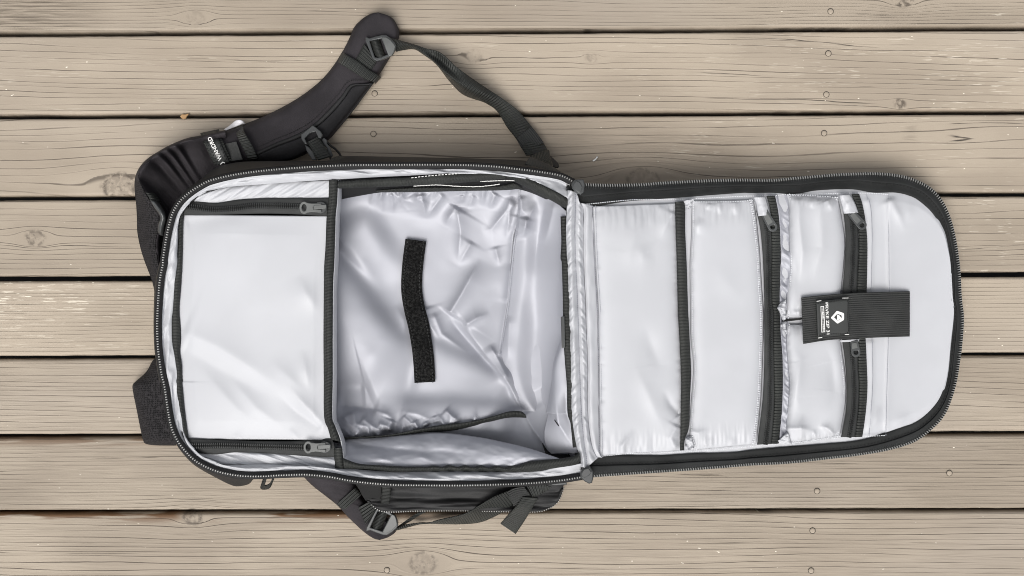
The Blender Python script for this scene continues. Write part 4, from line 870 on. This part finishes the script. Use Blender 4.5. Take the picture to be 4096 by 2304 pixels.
loft('pocket_corner', [zl(c('K', [(305, 990), (255, 1040), (218, 1085)]), .0085), zl(c('K', [(318, 1000), (335, 1045), (345, 1092)]), .0105)], 24, 8, M_LID, lid, crum, .001, .0008)
z3l = c('I', [(830, 430), (846, 560), (852, 700), (840, 950), (825, 1165)], 'K', [(752, 130), (766, 250), (786, 400), (800, 600), (795, 800), (770, 950), (752, 1032)])
z3r = c('I', [(950, 420), (965, 600), (969, 800), (961, 1000), (955, 1165)], 'K', [(888, 130), (892, 250), (897, 450), (906, 600), (900, 800), (882, 950), (870, 1032)])
w3l = c('I', [(903, 280), (948, 400), (966, 560), (970, 800), (962, 1000), (953, 1165)], 'K', [(892, 130), (895, 300), (896, 450), (904, 600), (898, 800), (880, 950), (868, 1032)])
w3r = c('I', [(973, 280), (1005, 380), (1030, 520), (1046, 700), (1046, 900), (1040, 1165)], 'K', [(955, 130), (962, 300), (968, 450), (973, 600), (966, 750), (950, 900), (930, 1030)])
lidzip(z3l, z3r, w3l, w3r)
# zipper garages (white flaps over the zipper ends) and long pulls
def garage(pts_l, pts_r):
    loft('zipper_garage', [zl(pts_l, .0108), zl(pts_r, .0112)], 24, 12, M_LID, lid, lambda X, Y, u, v: .0016*fbm(X/22., Y/24., 5, 2), .004, .0009)
garage(c('Y', [(80, 275), (130, 420), (180, 695)]), c('Y', [(345, 265), (410, 480), (462, 665)]))
garage(c('Y', [(1975, 230), (2030, 400), (2090, 640)]), c('Y', [(2235, 215), (2340, 400), (2420, 620)]))
loft('zipper_garage', [zl(c('N', [(1120, 905), (1120, 940)]), .0115), zl(c('N', [(1450, 885), (1440, 925)]), .0118)], 8, 8, M_LID, lid, None, .002, .0008)
def longpull(crop, p0, p1, w, zoff=.0125):
    (a, b) = c(crop, [p0, p1]); a = np.array(a); b = np.array(b); d = b-a; L = np.linalg.norm(d); d /= L; n = np.array([-d[1], d[0]]); w = w*CROPS[crop][2]
    out = [a+n*w*.42, ] + [b-d*w*.5+n*w*.5] + [b-d*w*.5 + w*.5*(d*math.sin(t)+n*math.cos(t)) for t in np.linspace(0, math.pi, 12)[1:-1]] + [b-d*w*.5-n*w*.5, a-n*w*.42]
    hole = [b-d*w*.75+n*w*.3, ] + [b-d*w*.5 + w*.33*(d*math.sin(t)+n*math.cos(t)) for t in np.linspace(0, math.pi, 10)] + [b-d*w*.75-n*w*.3]
    zc = float(zl([(a+b)/2])[0, 2]) + zoff
    plate('pull_tab', [out, hole], zc, .0018, M_PLAS, lid, .0005)
    face = [a+d*w*.25+n*w*.26, b-d*w*1.0+n*w*.30, b-d*w*1.0-n*w*.30, a+d*w*.25-n*w*.26]
    plate('pull_face', [face], zc+.0018, .0007, M_PULL, lid, .0002)
longpull('Y', (300, 590), (545, 1020), 190); longpull('I', (895, 445), (1020, 588), 76); longpull('N', (1350, 920), (1395, 1185), 145)
# wide elastic band with the sewn label
et = c('N', [(458, 172), (850, 130), (1300, 96), (1800, 78), (2316, 64)]); eb = c('N', [(492, 970), (900, 906), (1300, 880), (1800, 858), (2314, 842)])
def ez(u): return .0165-.004*u
ET, EB = catmull(zl(et, .0155), 90), catmull(zl(eb, .0155), 90)
for q in (ET, EB): q[:, 2] += np.interp(np.linspace(0, 1, 90), [0, .08, .5, .85, 1], [.0035, .004, .002, -.003, -.0075])
ela = loft('elastic_holder', [ET, EB], 90, 40, M_ELA, lid, lambda X, Y, u, v: .0005*fbm(u*6, v*5, 3, 2), .0012, .0014)
lab = c('N', [(712, 236), (1268, 182), (1284, 806), (736, 864)])
LBZ = float(zl([lab[0]])[0, 2]) + .0225
def labz(X, Y): return 0*X
lp = loft('label_patch', [zz([lab[0], lab[1]], [LBZ+.0004, LBZ-.0022]), zz([lab[3], lab[2]], [LBZ+.0004, LBZ-.0022])], 20, 12, M_RUB, lid, None, .0005, .0012)
def lab_zf(X, Y):
    sx = X/(KPX*(1-LBZ/CAM_H))+2048; return LBZ + .0012 - .0026*np.clip((sx-lab[0][0])/(lab[1][0]-lab[0][0]), 0, 1)
lpath = catmull(zz(c('N', [(745, 275), (1000, 238), (1235, 222), (1245, 500), (1250, 775), (1000, 800), (775, 825)]), LBZ), 160)
stitch('stitching', np.column_stack([lpath[:, :2], LBZ+.0009-.0026*np.clip((lpath[:, 0]-lab[0][0])/130., 0, 1)]), M_THR_SHADE, lid, 9, 6, 3)
text('lettering', 'PRVKE ZIP 31', c('N', [(862, 258)])[0], LBZ+.001, math.radians(-87.), 12.5, 128, M_PRINT, lid, .018, lab_zf)
def mark(name, loops):
    o = plate(name, [c('N', l) for l in loops], LBZ, .0003, M_PRINT, lid, .00005)
    co = np.empty(len(o.data.vertices)*3, np.float32); o.data.vertices.foreach_get('co', co); co = co.reshape(-1, 3)
    co[:, 2] = co[:, 2]-LBZ + lab_zf(co[:, 0], co[:, 1]); o.data.vertices.foreach_set('co', co.ravel()); return o
mark('emblem', [[(1070, 402), (1178, 438), (1190, 455), (1190, 548), (1180, 562), (1080, 618), (1068, 616), (962, 526), (962, 514), (1060, 404)], [(1072, 450), (1140, 474), (1150, 490), (1148, 530), (1078, 572), (1012, 512)]])
mark('emblem', [[(1066, 462), (1120, 488), (1112, 500), (1140, 506), (1130, 520), (1148, 526), (1070, 566)]])
mark('printed_box', [[(778, 322), (836, 318), (858, 764), (796, 770)], [(788, 332), (828, 329), (848, 755), (804, 760)]])
rs = random.Random(4)
for k in range(22):
    t = (k+.5)/22; x0 = 796+18*t; y0 = 338+410*t; w_ = rs.uniform(14, 28); hh = rs.uniform(6, 12)
    mark('fine_print', [[(x0+4, y0), (x0+4+w_, y0-rs.uniform(-2, 2)), (x0+4+w_, y0+hh), (x0+4, y0+hh+rs.uniform(-2, 2))]])
for l in ([(710, 232), (790, 222), (790, 230), (712, 242)], [(1160, 178), (1268, 176), (1268, 184), (1160, 186)], [(732, 862), (806, 852), (806, 862), (734, 872)], [(1205, 806), (1278, 803), (1278, 811), (1205, 814)]): mark('corner_thread', [l])
# sliders parked at the hinge
def slider(out, cap, z):
    s = plate('zipper_slider', [out], z, .0055, M_PLAS, bag, .0014); plate('slider_face', [cap], z+.0053, .0018, M_PLAS, s, .0006)
slider(c('Q', [(1290, 760), (1330, 705), (1400, 690), (1500, 690), (1522, 780), (1500, 930), (1450, 968), (1380, 940), (1300, 850)]), c('Q', [(1310, 770), (1370, 705), (1440, 740), (1485, 840), (1460, 920), (1400, 935), (1330, 860)]), .096)
slider(c('a', [(1000, 900), (1070, 770), (1180, 745), (1260, 720), (1350, 860), (1345, 1010), (1310, 1160), (1250, 1178), (1130, 1110), (1020, 1010)]), c('a', [(1030, 900), (1100, 790), (1230, 760), (1310, 870), (1240, 960), (1110, 1030), (1040, 990)]), .090)

# ------------------------------------------------------------------ harness
SZ = .022
def strapfn(seed, a=.0015):
    return lambda X, Y, u, v: a*fbm(u*7, v*2, seed, 2)
# upper shoulder strap, flat on the deck
ul = c('A', [(800, 1140), (1000, 1075), (1220, 985), (1440, 870), (1600, 760), (1720, 650), (1820, 520), (1880, 420), (1930, 320), (1970, 230), (2040, 160), (2110, 118), (2175, 106)])
ur = c('A', [(860, 1420), (1100, 1400), (1400, 1380), (1620, 1290), (1760, 1190), (1920, 1000), (2050, 830), (2150, 690), (2230, 570), (2300, 450), (2350, 330), (2350, 250), (2290, 150), (2175, 106)])
UL, UR = catmull(np.array(ul), 160), catmull(np.array(ur), 160)
def lerpc(A_, B_, t): return A_*(1-t)+B_*t
zst = np.interp(np.linspace(0, 1, 160), [0, .15, .5, 1], [.040, .030, .022, .020])
def cz(P_, z): return np.column_stack([P_, z])
strap = loft('shoulder_strap', [cz(UL, .002+0*zst), cz(lerpc(UL, UR, .03), zst*.62), cz(lerpc(UL, UR, .14), zst*.98), cz(lerpc(UL, UR, .5), zst*1.08), cz(lerpc(UL, UR, .86), zst*.98), cz(lerpc(UL, UR, .97), zst*.62), cz(UR, .002+0*zst)], 160, 44, M_STRAP, bag, strapfn(3), 0, .001)
strap["label"] = 'padded shoulder strap stretched up and away from the bag'
# raised inner overlay with stitched edge, trim strip beside it
ov_a = c('A', [(1130, 1305), (1300, 1225), (1480, 1150), (1620, 1065), (1760, 930), (1860, 820), (1930, 730), (2040, 718), (2120, 712)])
ov_b = c('A', [(1130, 1340), (1300, 1262), (1500, 1185), (1650, 1090), (1790, 960), (1890, 840), (1960, 745), (2060, 738), (2125, 728)])
zo = np.interp(np.linspace(0, 1, 9), [0, .3, 1], [.036, .028, .0235])
loft('strap_trim', [zz(ov_a, zo), zz(ov_b, zo-.001)], 120, 6, M_SHELL, strap, None, .0012, .001)
stitch('stitching', offs(catmull(zz(ov_a, zo+.0008), 120), -14), M_THR_SHADE, strap, 9, 6, 3)
ov_c = c('A', [(1135, 1400), (1400, 1375), (1600, 1280), (1740, 1180), (1900, 990), (2030, 820), (2130, 705)])
loft('strap_side_panel', [cz(catmull(np.array(ov_b), 60), np.linspace(.0345, .0235, 60)), cz(catmull(np.array(ov_c), 60), np.linspace(.024, .0175, 60))], 120, 8, M_SIDE, strap, None, .0018, .0008)
band('edge_piping', zz(c('A', [(1720, 1195), (1850, 1070), (1960, 935), (2060, 800), (2150, 680)]), .013), 9, 60, M_SHELL, strap, 5, .0015)
# keepers across the strap
def keeper(name, pts_a, pts_b, za, mat, par, crown=.003, nu=40, sol=.0012):
    n = len(pts_a); return loft(name, [zz(pts_a, za), zz(pts_b, za)], nu, 8, mat, par, None, .0008, sol)
k1a = c('A', [(1868, 440), (1900, 468), (2000, 525), (2100, 600), (2185, 650), (2198, 670)]); k1b = c('A', [(1820, 520), (1850, 548), (1950, 610), (2060, 680), (2135, 705), (2150, 720)])
keeper('keeper_strap', k1a, k1b, [.006, .0245, .0265, .0262, .022, .004], M_WEB, strap)
k2a = c('O', [(1385, 85), (1430, 330), (1560, 560), (1700, 820), (1800, 1080), (1810, 1150)]); k2b = c('O', [(1150, 165), (1200, 420), (1300, 650), (1430, 900), (1520, 1100), (1560, 1180)])
keeper('keeper_strap', k2a, k2b, [.012, .037, .043, .042, .040, .034], M_WEB, strap)
k3a = c('O', [(690, 262), (790, 560), (880, 780), (980, 1000), (1070, 1190)]); k3b = c('O', [(150, 378), (230, 620), (330, 830), (450, 1080), (570, 1310)])
k3c = [(p[0]*.62+q[0]*.38, p[1]*.62+q[1]*.38) for p, q in zip(k3b, k3a)]
loft('elastic_loop', [zz(k3a, [.014, .044, .049, .048, .044]), zz(k3b, [.014, .044, .049, .048, .044])], 60, 10, M_WEB, strap, None, .001, .0014)
k4a = c('O', [(600, 280), (690, 560), (790, 790), (890, 1010), (1000, 1215)]); k4b = c('O', [(215, 365), (300, 640), (410, 880), (520, 1100), (640, 1310)])
loft('logo_patch', [zz(k4a, [.017, .0472, .0522, .0512, .0472]), zz(k4b, [.017, .0472, .0522, .0512, .0472])], 60, 8, M_RUB, strap, None, .0008, .001)
for t in (.12, .88):
    q = mixp(k4a, k4b, t); stitch('stitching', zz(q, [.019, .0486, .0536, .0526, .0486]), M_THR_SHADE, strap, 12, 7, 3.2)
text('lettering', 'WANDRD', c('O', [(795, 1140)])[0], .0545, math.radians(116.6), 16.5, 103, M_PRINT, strap, .02)
P_ = c('O', [(735, 1275), (800, 1210), (865, 1235), (862, 1256), (808, 1236), (752, 1292), (735, 1290)])
plate('emblem', [P_], .054, .0003, M_PRINT, strap, .00005)
plate('hook_patch', [c('O', [(870, 705), (1200, 635), (1380, 1140), (1070, 1190)])], .043, .0012, M_ELA, strap, .0003)
# white care tag sticking out behind the strap
loft('care_tag', [zz(c('O', [(830, 275), (990, 165), (1170, 20), (1300, -5), (1400, 40), (1455, 105)]), [.006, .012, .02, .022, .02, .014]), zz(c('O', [(900, 300), (1060, 240), (1190, 190), (1300, 150), (1380, 120), (1440, 130)]), [.012, .016, .02, .02, .018, .012])], 40, 8, M_TAG, bag, None, .001, .0006)
# adjuster buckle at the strap end
def buckle(tr, par, z):
    def q(pts): return [tr(p) for p in pts]
    frame = [(630, 250), (720, 285), (900, 230), (1090, 188), (1200, 190), (1330, 290), (1440, 410), (1470, 480), (1440, 600), (1380, 720), (1300, 765), (1130, 840), (1020, 880), (930, 895), (840, 850), (700, 500), (630, 330)]
    win = [(690, 320), (880, 290), (1080, 240), (1160, 440), (1280, 745), (1100, 810), (960, 845), (860, 830), (780, 600)]
    plate('buckle', [q(frame), q(win)], z, .004, M_PLAS, par, .0009)
    plate('buckle_wedge', [q([(1090, 235), (1190, 235), (1320, 320), (1420, 440), (1445, 500), (1400, 650), (1350, 730), (1285, 750)])], z+.0035, .0022, M_PULL, par, .0006)
    a = [tr(p) for p in [(715, 330), (780, 560), (850, 720), (910, 810)]]; b = [tr(p) for p in [(1010, 270), (1080, 480), (1130, 640), (1180, 780)]]
    m = [tr(p) for p in [(860, 300), (930, 520), (990, 680), (1040, 800)]]
    loft('buckle_webbing', [zz(a, z-.001), zz(m, z+.0045), zz(b, z-.001)], 24, 10, M_BIND, par, None, 0, .001)
    a = [tr(p) for p in [(560, 390), (480, 540), (400, 690), (310, 850)]]; b = [tr(p) for p in [(850, 830), (905, 915), (830, 1050), (760, 1165)]]
    loft('buckle_tab', [zz(a, [z+.001, z+.001, z, z-.001]), zz(b, [z+.001, z+.001, z, z-.001])], 30, 8, M_WEB, par, None, .001, .0014)
buckle(lambda p: c('P', [p])[0], strap, .0245)
# sternum strap slide and webbing
sl_o = c('X', [(690, 580), (960, 360), (1030, 400), (1150, 500), (1195, 580), (1160, 650), (1120, 640), (1050, 470), (880, 520), (740, 660), (800, 790), (770, 780), (700, 680)])
plate('sternum_slide', [sl_o], .034, .004, M_PLAS, strap, .0008)
loft('sternum_webbing', [zz(c('X', [(810, 740), (900, 900), (990, 1050), (1080, 1200)]), [.036, .038, .040, .042]), zz(c('X', [(1090, 590), (1200, 770), (1310, 940), (1400, 1100)]), [.034, .036, .038, .040])], 40, 9, M_WEB, strap, None, .0012, .0014)
plate('sternum_clip', [c('X', [(870, 900), (960, 1010), (1040, 1190), (960, 1190), (820, 960), (800, 860)])], .026, .004, M_PLAS, strap, .0008)
plate('sternum_clip', [c('X', [(1200, 700), (1250, 670), (1310, 720), (1300, 790), (1380, 900), (1450, 1090), (1400, 1150), (1330, 900), (1240, 790)])], .026, .004, M_PLAS, strap, .0008)
band('elastic_cord', zz(c('X', [(1290, 730), (1400, 830), (1530, 930), (1620, 1030), (1660, 1110)]), [.024, .022, .024, .032]), 9, 40, M_SHELL, strap, 5, .0018, 0, .001)
loft('load_lifter_tab', [zz(c('X', [(1360, 1210), (1450, 1140), (1640, 1100), (1900, 1190), (2040, 1260)]), .074), zz(c('X', [(1420, 1280), (1600, 1275), (1800, 1270), (1950, 1265), (2060, 1268)]), .090)], 30, 7, M_BIND, bag, None, .002, .001)
# long webbing from the buckle down to the bag
wa = c('B', [(95, 310), (200, 342), (330, 378), (450, 420), (560, 458), (700, 575), (900, 718), (1100, 850), (1230, 952), (1345, 1088), (1445, 1225), (1495, 1310)])
wb_ = c('B', [(180, 440), (240, 428), (335, 422), (420, 470), (500, 522), (620, 640), (780, 770), (960, 885), (1055, 955), (1140, 1090), (1220, 1195), (1305, 1335)])
wc_ = c('B', [(180, 442), (240, 430), (335, 423), (430, 480), (530, 560), (640, 700), (760, 815), (950, 886), (1050, 956), (1138, 1091), (1219, 1196), (1304, 1336)])
zA = [.026, .022, .016, .018, .026, .030, .028, .018, .012, .010, .014, .024]; zB = [.020, .016, .012, .014, .024, .034, .030, .014, .008, .008, .012, .022]; zC = [.016, .012, .008, .006, .004, .003, .003, .003, .003, .004, .008, .018]
loft('adjuster_webbing', [zz(wa, zA), zz(mixp(wa, wb_, .5), (np.array(zA)+np.array(zB))/2+.003), zz(wb_, zB), zz(wc_, zC)], 220, 20, M_WEB, bag, None, 0, .0012)
loft('webbing_sleeve', [zz(c('B', [(1342, 1084), (1395, 1150), (1446, 1222)]), [.014, .016, .018]), zz(c('B', [(1210, 1188), (1250, 1260), (1292, 1322)]), [.014, .016, .018])], 20, 7, M_ELA, bag, None, .0015, .0022)
loft('anchor_tab', [zz(c('Q', [(330, 130), (720, -10), (780, 130), (850, 330)]), [.036, .04, .046, .055]), zz(c('Q', [(350, 150), (380, 160), (560, 270), (850, 370)]), [.05, .055, .06, .064])], 30, 8, M_WEB, bag, None, .001, .0014)
loft('anchor_tab', [zz(c('Q', [(330, 150), (480, 200), (650, 270), (850, 370), (1015, 480)]), .070), zz(c('Q', [(230, 300), (400, 380), (600, 450), (800, 510), (985, 555)]), .086)], 40, 9, M_ELA, bag, None, .002, .0014)
loft('tab_loop', [zz(c('Q', [(740, 80), (860, 190), (960, 290), (985, 370)]), [.03, .034, .036, .036]), zz(c('Q', [(800, 250), (840, 340), (900, 380), (970, 392)]), [.045, .045, .045, .04])], 30, 7, M_SHELL, bag, None, .0, .0012)
# yoke: the strap rolls up over the head end and round the left of the bag
yo = c('A', [(860, 1118), (640, 1165)], 'W', [(560, 165), (420, 220), (310, 280), (200, 352), (130, 430), (92, 520), (86, 620), (100, 760), (108, 900), (110, 1000), (128, 1110), (160, 1230), (200, 1340), (245, 1460)], 'R', [(945, 420)])
yr = c('A', [(862, 1135), (645, 1185)], 'W', [(562, 185), (430, 240), (325, 298), (222, 368), (150, 442), (118, 510), (135, 575), (175, 655), (235, 755), (300, 870), (300, 980), (275, 1090), (282, 1210), (305, 1330), (340, 1460)], 'R', [(960, 420)])
ym = c('A', [(880, 1250), (720, 1300)], 'W', [(610, 260), (520, 320), (430, 380), (330, 450), (270, 520), (240, 580), (250, 640), (290, 700), (330, 780), (350, 880), (345, 980), (330, 1090), (335, 1210), (345, 1330), (370, 1460)], 'R', [(968, 420)])
yi = c('A', [(940, 1470), (900, 1500)], 'W', [(840, 520), (780, 570), (700, 640), (620, 700), (560, 750), (510, 800), (480, 850), (460, 900), (445, 960), (430, 1030), (410, 1090), (395, 1170), (365, 1250), (358, 1340), (380, 1460)], 'R', [(985, 420)])
def yoke_fn(X, Y, u, v):
    r = np.sin(u*96 + 2.6*np.sin(u*23)) * sstep(.04, .1, u)*sstep(.5, .36, u)
    return .0052*r*np.exp(-((v-.55)/.30)**2) + .0012*fbm(u*30, v*5, 6, 2)
zo_ = np.interp(np.linspace(0, 1, 17), [0, .3, .6, 1], [.012, .030, .020, .012]); zr_ = np.interp(np.linspace(0, 1, 17), [0, .15, .4, .7, 1], [.046, .055, .060, .046, .034])
def fit(a, n): return np.interp(np.linspace(0, 1, n), np.linspace(0, 1, len(a)), a)
yk = loft('harness_yoke', [zz(yo, zo_), zz(yr, zr_), zz(ym, zr_*.62), zz(yi, .006)], 260, 48, M_STRAP, bag, yoke_fn, 0, .001)
back = plate('back_panel', [[(p[0], p[1]) for p in offs(inset(silf, .985, 0.), -22)[::8]]], .0012, .004, M_MESH, bag, .001)
# air-mesh facing on the outer side
loft('mesh_facing', [offs(catmull(zz(yo[5:], fit(zo_, len(yo))[5:]+.001), 120), -1), catmull(zz(mixp(yo[5:], yr[5:], .55), list(fit(fit(zo_, len(yo))[5:], 60)*.45+fit(fit(zr_, len(yr))[5:], 60)*.55+.0065)), 120), catmull(zz(yr[5:], fit(zr_, len(yr))[5:]+.0012), 120)], 160, 16, M_MESH, yk, lambda X, Y, u, v: .0012*fbm(X/14., Y/14., 3, 2), 0, .001)
loft('haul_tape', [zz(c('W', [(185, 655), (215, 700), (232, 738)]), .060), zz(c('W', [(265, 660), (300, 700), (325, 748)]), .050)], 20, 7, M_WEB, yk, None, .003, .0012)
loft('haul_handle', [zz(c('W', [(232, 735), (262, 790), (305, 850), (318, 890), (300, 950), (296, 1010), (310, 1040)]), [.060, .060, .059, .058, .056, .052, .048]), zz(c('W', [(300, 735), (335, 790), (366, 845), (372, 900), (360, 960), (352, 1020), (352, 1052)]), [.052, .054, .056, .056, .054, .048, .044])], 50, 9, M_PLAS, yk, lambda X, Y, u, v: .002*fbm(u*4, v*2, 2, 2), .004, .0015)
# lower yoke tab peeking out at the left
ta = c('R', [(960, 800), (930, 830), (892, 896), (840, 945), (810, 975), (812, 1020), (832, 1120), (852, 1220), (872, 1310), (892, 1336), (960, 1345), (1075, 1345)])
tb = c('R', [(975, 850), (955, 880), (930, 930), (900, 980), (890, 1010), (895, 1050), (905, 1130), (920, 1210), (930, 1270), (945, 1300), (990, 1310), (1080, 1318)])
tcv = c('R', [(1000, 860), (1000, 900), (1000, 950), (1002, 1000), (1005, 1040), (1012, 1080), (1020, 1130), (1030, 1180), (1035, 1220), (1040, 1250), (1060, 1270), (1090, 1290)])
loft('lower_yoke', [zz(ta, .004), zz(mixp(ta, tb, .15), .020), zz(tb, .034), zz(tcv, .038)], 120, 26, M_MESH, bag, lambda X, Y, u, v: .003*fbm(X/40., Y/70., 8, 2) + .0012*fbm(X/12., Y/12., 3, 2), 0, .001)
# loop at the lower left edge
loft('pull_loop', [zz(c('E', [(1005, 915), (990, 960), (980, 1000), (1005, 1012), (1050, 1000), (1075, 950), (1085, 915)]), [.060, .058, .05, .046, .05, .058, .060]), zz(c('E', [(1030, 915), (1022, 950), (1012, 980), (1015, 985), (1040, 975), (1060, 945), (1066, 915)]), [.062, .060, .056, .054, .056, .060, .062])], 40, 8, M_WEB, bag, None, .001, .0014)
# lower shoulder strap, folded under and coming out below
lla = c('G', [(-270, 750), (-184, 836), (-100, 920), (8, 1004), (105, 1083), (200, 1186), (323, 1300), (400, 1352), (450, 1367)]); llb = c('G', [(280, 820), (285, 880), (300, 960), (360, 1060), (440, 1140), (540, 1200), (590, 1285), (530, 1340), (450, 1367)])
A1, B1 = catmull(np.array(lla), 100), catmull(np.array(llb), 100)
ls = loft('shoulder_strap', [cz(A1, np.full(100, .002)), cz(lerpc(A1, B1, .04), np.full(100, .014)), cz(lerpc(A1, B1, .18), np.full(100, .022)), cz(lerpc(A1, B1, .5), np.full(100, .025)), cz(lerpc(A1, B1, .85), np.full(100, .022)), cz(B1, np.full(100, .004))], 100, 30, M_STRAP, bag, strapfn(9), 0, .001)
ls["label"] = 'padded shoulder strap showing only its end below the bag'
keeper('keeper_strap', c('V', [(215, 295), (250, 330), (285, 375)]), c('V', [(20, 470), (60, 510), (105, 535)]), .027, M_WEB, ls)
def trv(p):  # same buckle turned for the lower strap
    a = np.array(p, float) - np.array([1060., 540.]); s = .138; ang = math.radians(6)
    a[1] = -a[1]; x, y = a*s; X_, Y_ = x*math.cos(ang)-y*math.sin(ang), x*math.sin(ang)+y*math.cos(ang)
    # mirrored along the strap so the wedge points right and down
    q = c('V', [(520, 655)])[0]; return (q[0] + 1.02*X_, q[1] + 1.02*Y_)
buckle(trv, ls, .0275)
# zipped side pocket bulging out below the rim
sa = c('V', [(200, 230), (500, 250), (1000, 265), (1500, 265), (2000, 255), (2250, 245), (2470, 235)])
sb = c('V', [(330, 420), (430, 470), (620, 505), (1000, 500), (1440, 505), (2050, 520), (2250, 505), (2380, 440), (2425, 330)])
sc_ = c('V', [(365, 440), (440, 522), (560, 558), (900, 548), (1440, 545), (2090, 558), (2280, 528), (2400, 440), (2455, 300)])
SA, SB, SC = (catmull(np.array(q), 160) for q in (sa, sb, sc_))
def sp_fn(X, Y, u, v): return .005*fbm(X/230., Y/24., 5, 3)*np.sin(math.pi*np.clip(v*1.2, 0, 1))
sp = loft('side_pocket', [cz(SA, np.full(160, .046)), cz(lerpc(SA, SB, .5), np.full(160, .042)), cz(SB, np.full(160, .044)), cz(SC, np.full(160, .040)), cz(SC, np.full(160, .004))], 160, 40, M_SHELL, bag, sp_fn, 0, .001)
teeth('zipper_teeth', offs(catmull(zz(sc_, .0405), 200), -2), M_TEETH2, sp, 9.4, 5, 10, .0016, 0, .1)
loft('pocket_tab', [zz(c('V', [(500, 258), (502, 350), (490, 465)]), .052), zz(c('V', [(598, 262), (600, 350), (585, 470)]), .052)], 20, 7, M_BIND, sp, None, .001, .0014)
plate('pocket_mouth_shade', [c('V', [(235, 262), (498, 266), (494, 380), (480, 420), (400, 405), (330, 430), (290, 370)])], .0478, .001, M_THR_SHADE, sp, .0002)  # flat black sheet painting the darkness inside the open pocket
# lower adjuster webbing, twisted, and its loose tail
va = c('V', [(640, 735), (760, 690), (900, 672), (1000, 672), (1150, 640), (1330, 600), (1440, 560), (1560, 485), (1700, 400), (1850, 335), (2010, 265)])
vb = c('V', [(650, 760), (780, 725), (900, 695), (1000, 686), (1180, 690), (1380, 690), (1550, 672), (1680, 625), (1800, 560), (1930, 470), (2110, 360)])
loft('adjuster_webbing', [zz(va, [.026, .016, .010, .010, .022, .034, .044, .050, .054, .056, .058]), zz(vb, [.024, .012, .005, .006, .008, .012, .018, .028, .038, .046, .052])], 160, 12, M_WEB, bag, None, .002, .0012)
loft('adjuster_webbing', [zz(c('V', [(640, 735), (760, 650), (850, 590), (900, 555)]), [.022, .014, .012, .010]), zz(c('V', [(655, 745), (800, 665), (900, 600), (980, 558)]), [.018, .010, .008, .006])], 40, 8, M_WEB, bag, None, .001, .0012)
loft('webbing_tail', [zz(c('V', [(2010, 395), (1940, 500), (1860, 590), (1775, 685)]), [.060, .056, .044, .030]), zz(c('V', [(2180, 410), (2110, 530), (2030, 660), (1940, 795)]), [.060, .054, .040, .024])], 60, 9, M_WEB, bag, None, .001, .0014)
loft('webbing_sleeve', [zz(c('V', [(1845, 338), (1930, 298), (2030, 285)]), .0605), zz(c('V', [(1920, 500), (2010, 440), (2115, 400)]), .0565)], 24, 8, M_ELA, bag, None, .0015, .002)
loft('anchor_tab', [zz(c('V', [(2040, 250), (2200, 245), (2330, 290)]), .064), zz(c('V', [(2120, 395), (2200, 370), (2300, 310)]), .062)], 24, 8, M_WEB, bag, None, .001, .0014)
plate('edge_stay', [c('V', [(2330, 238), (2475, 234), (2478, 252), (2330, 258)])], .060, .003, M_PLAS, bag, .0008)
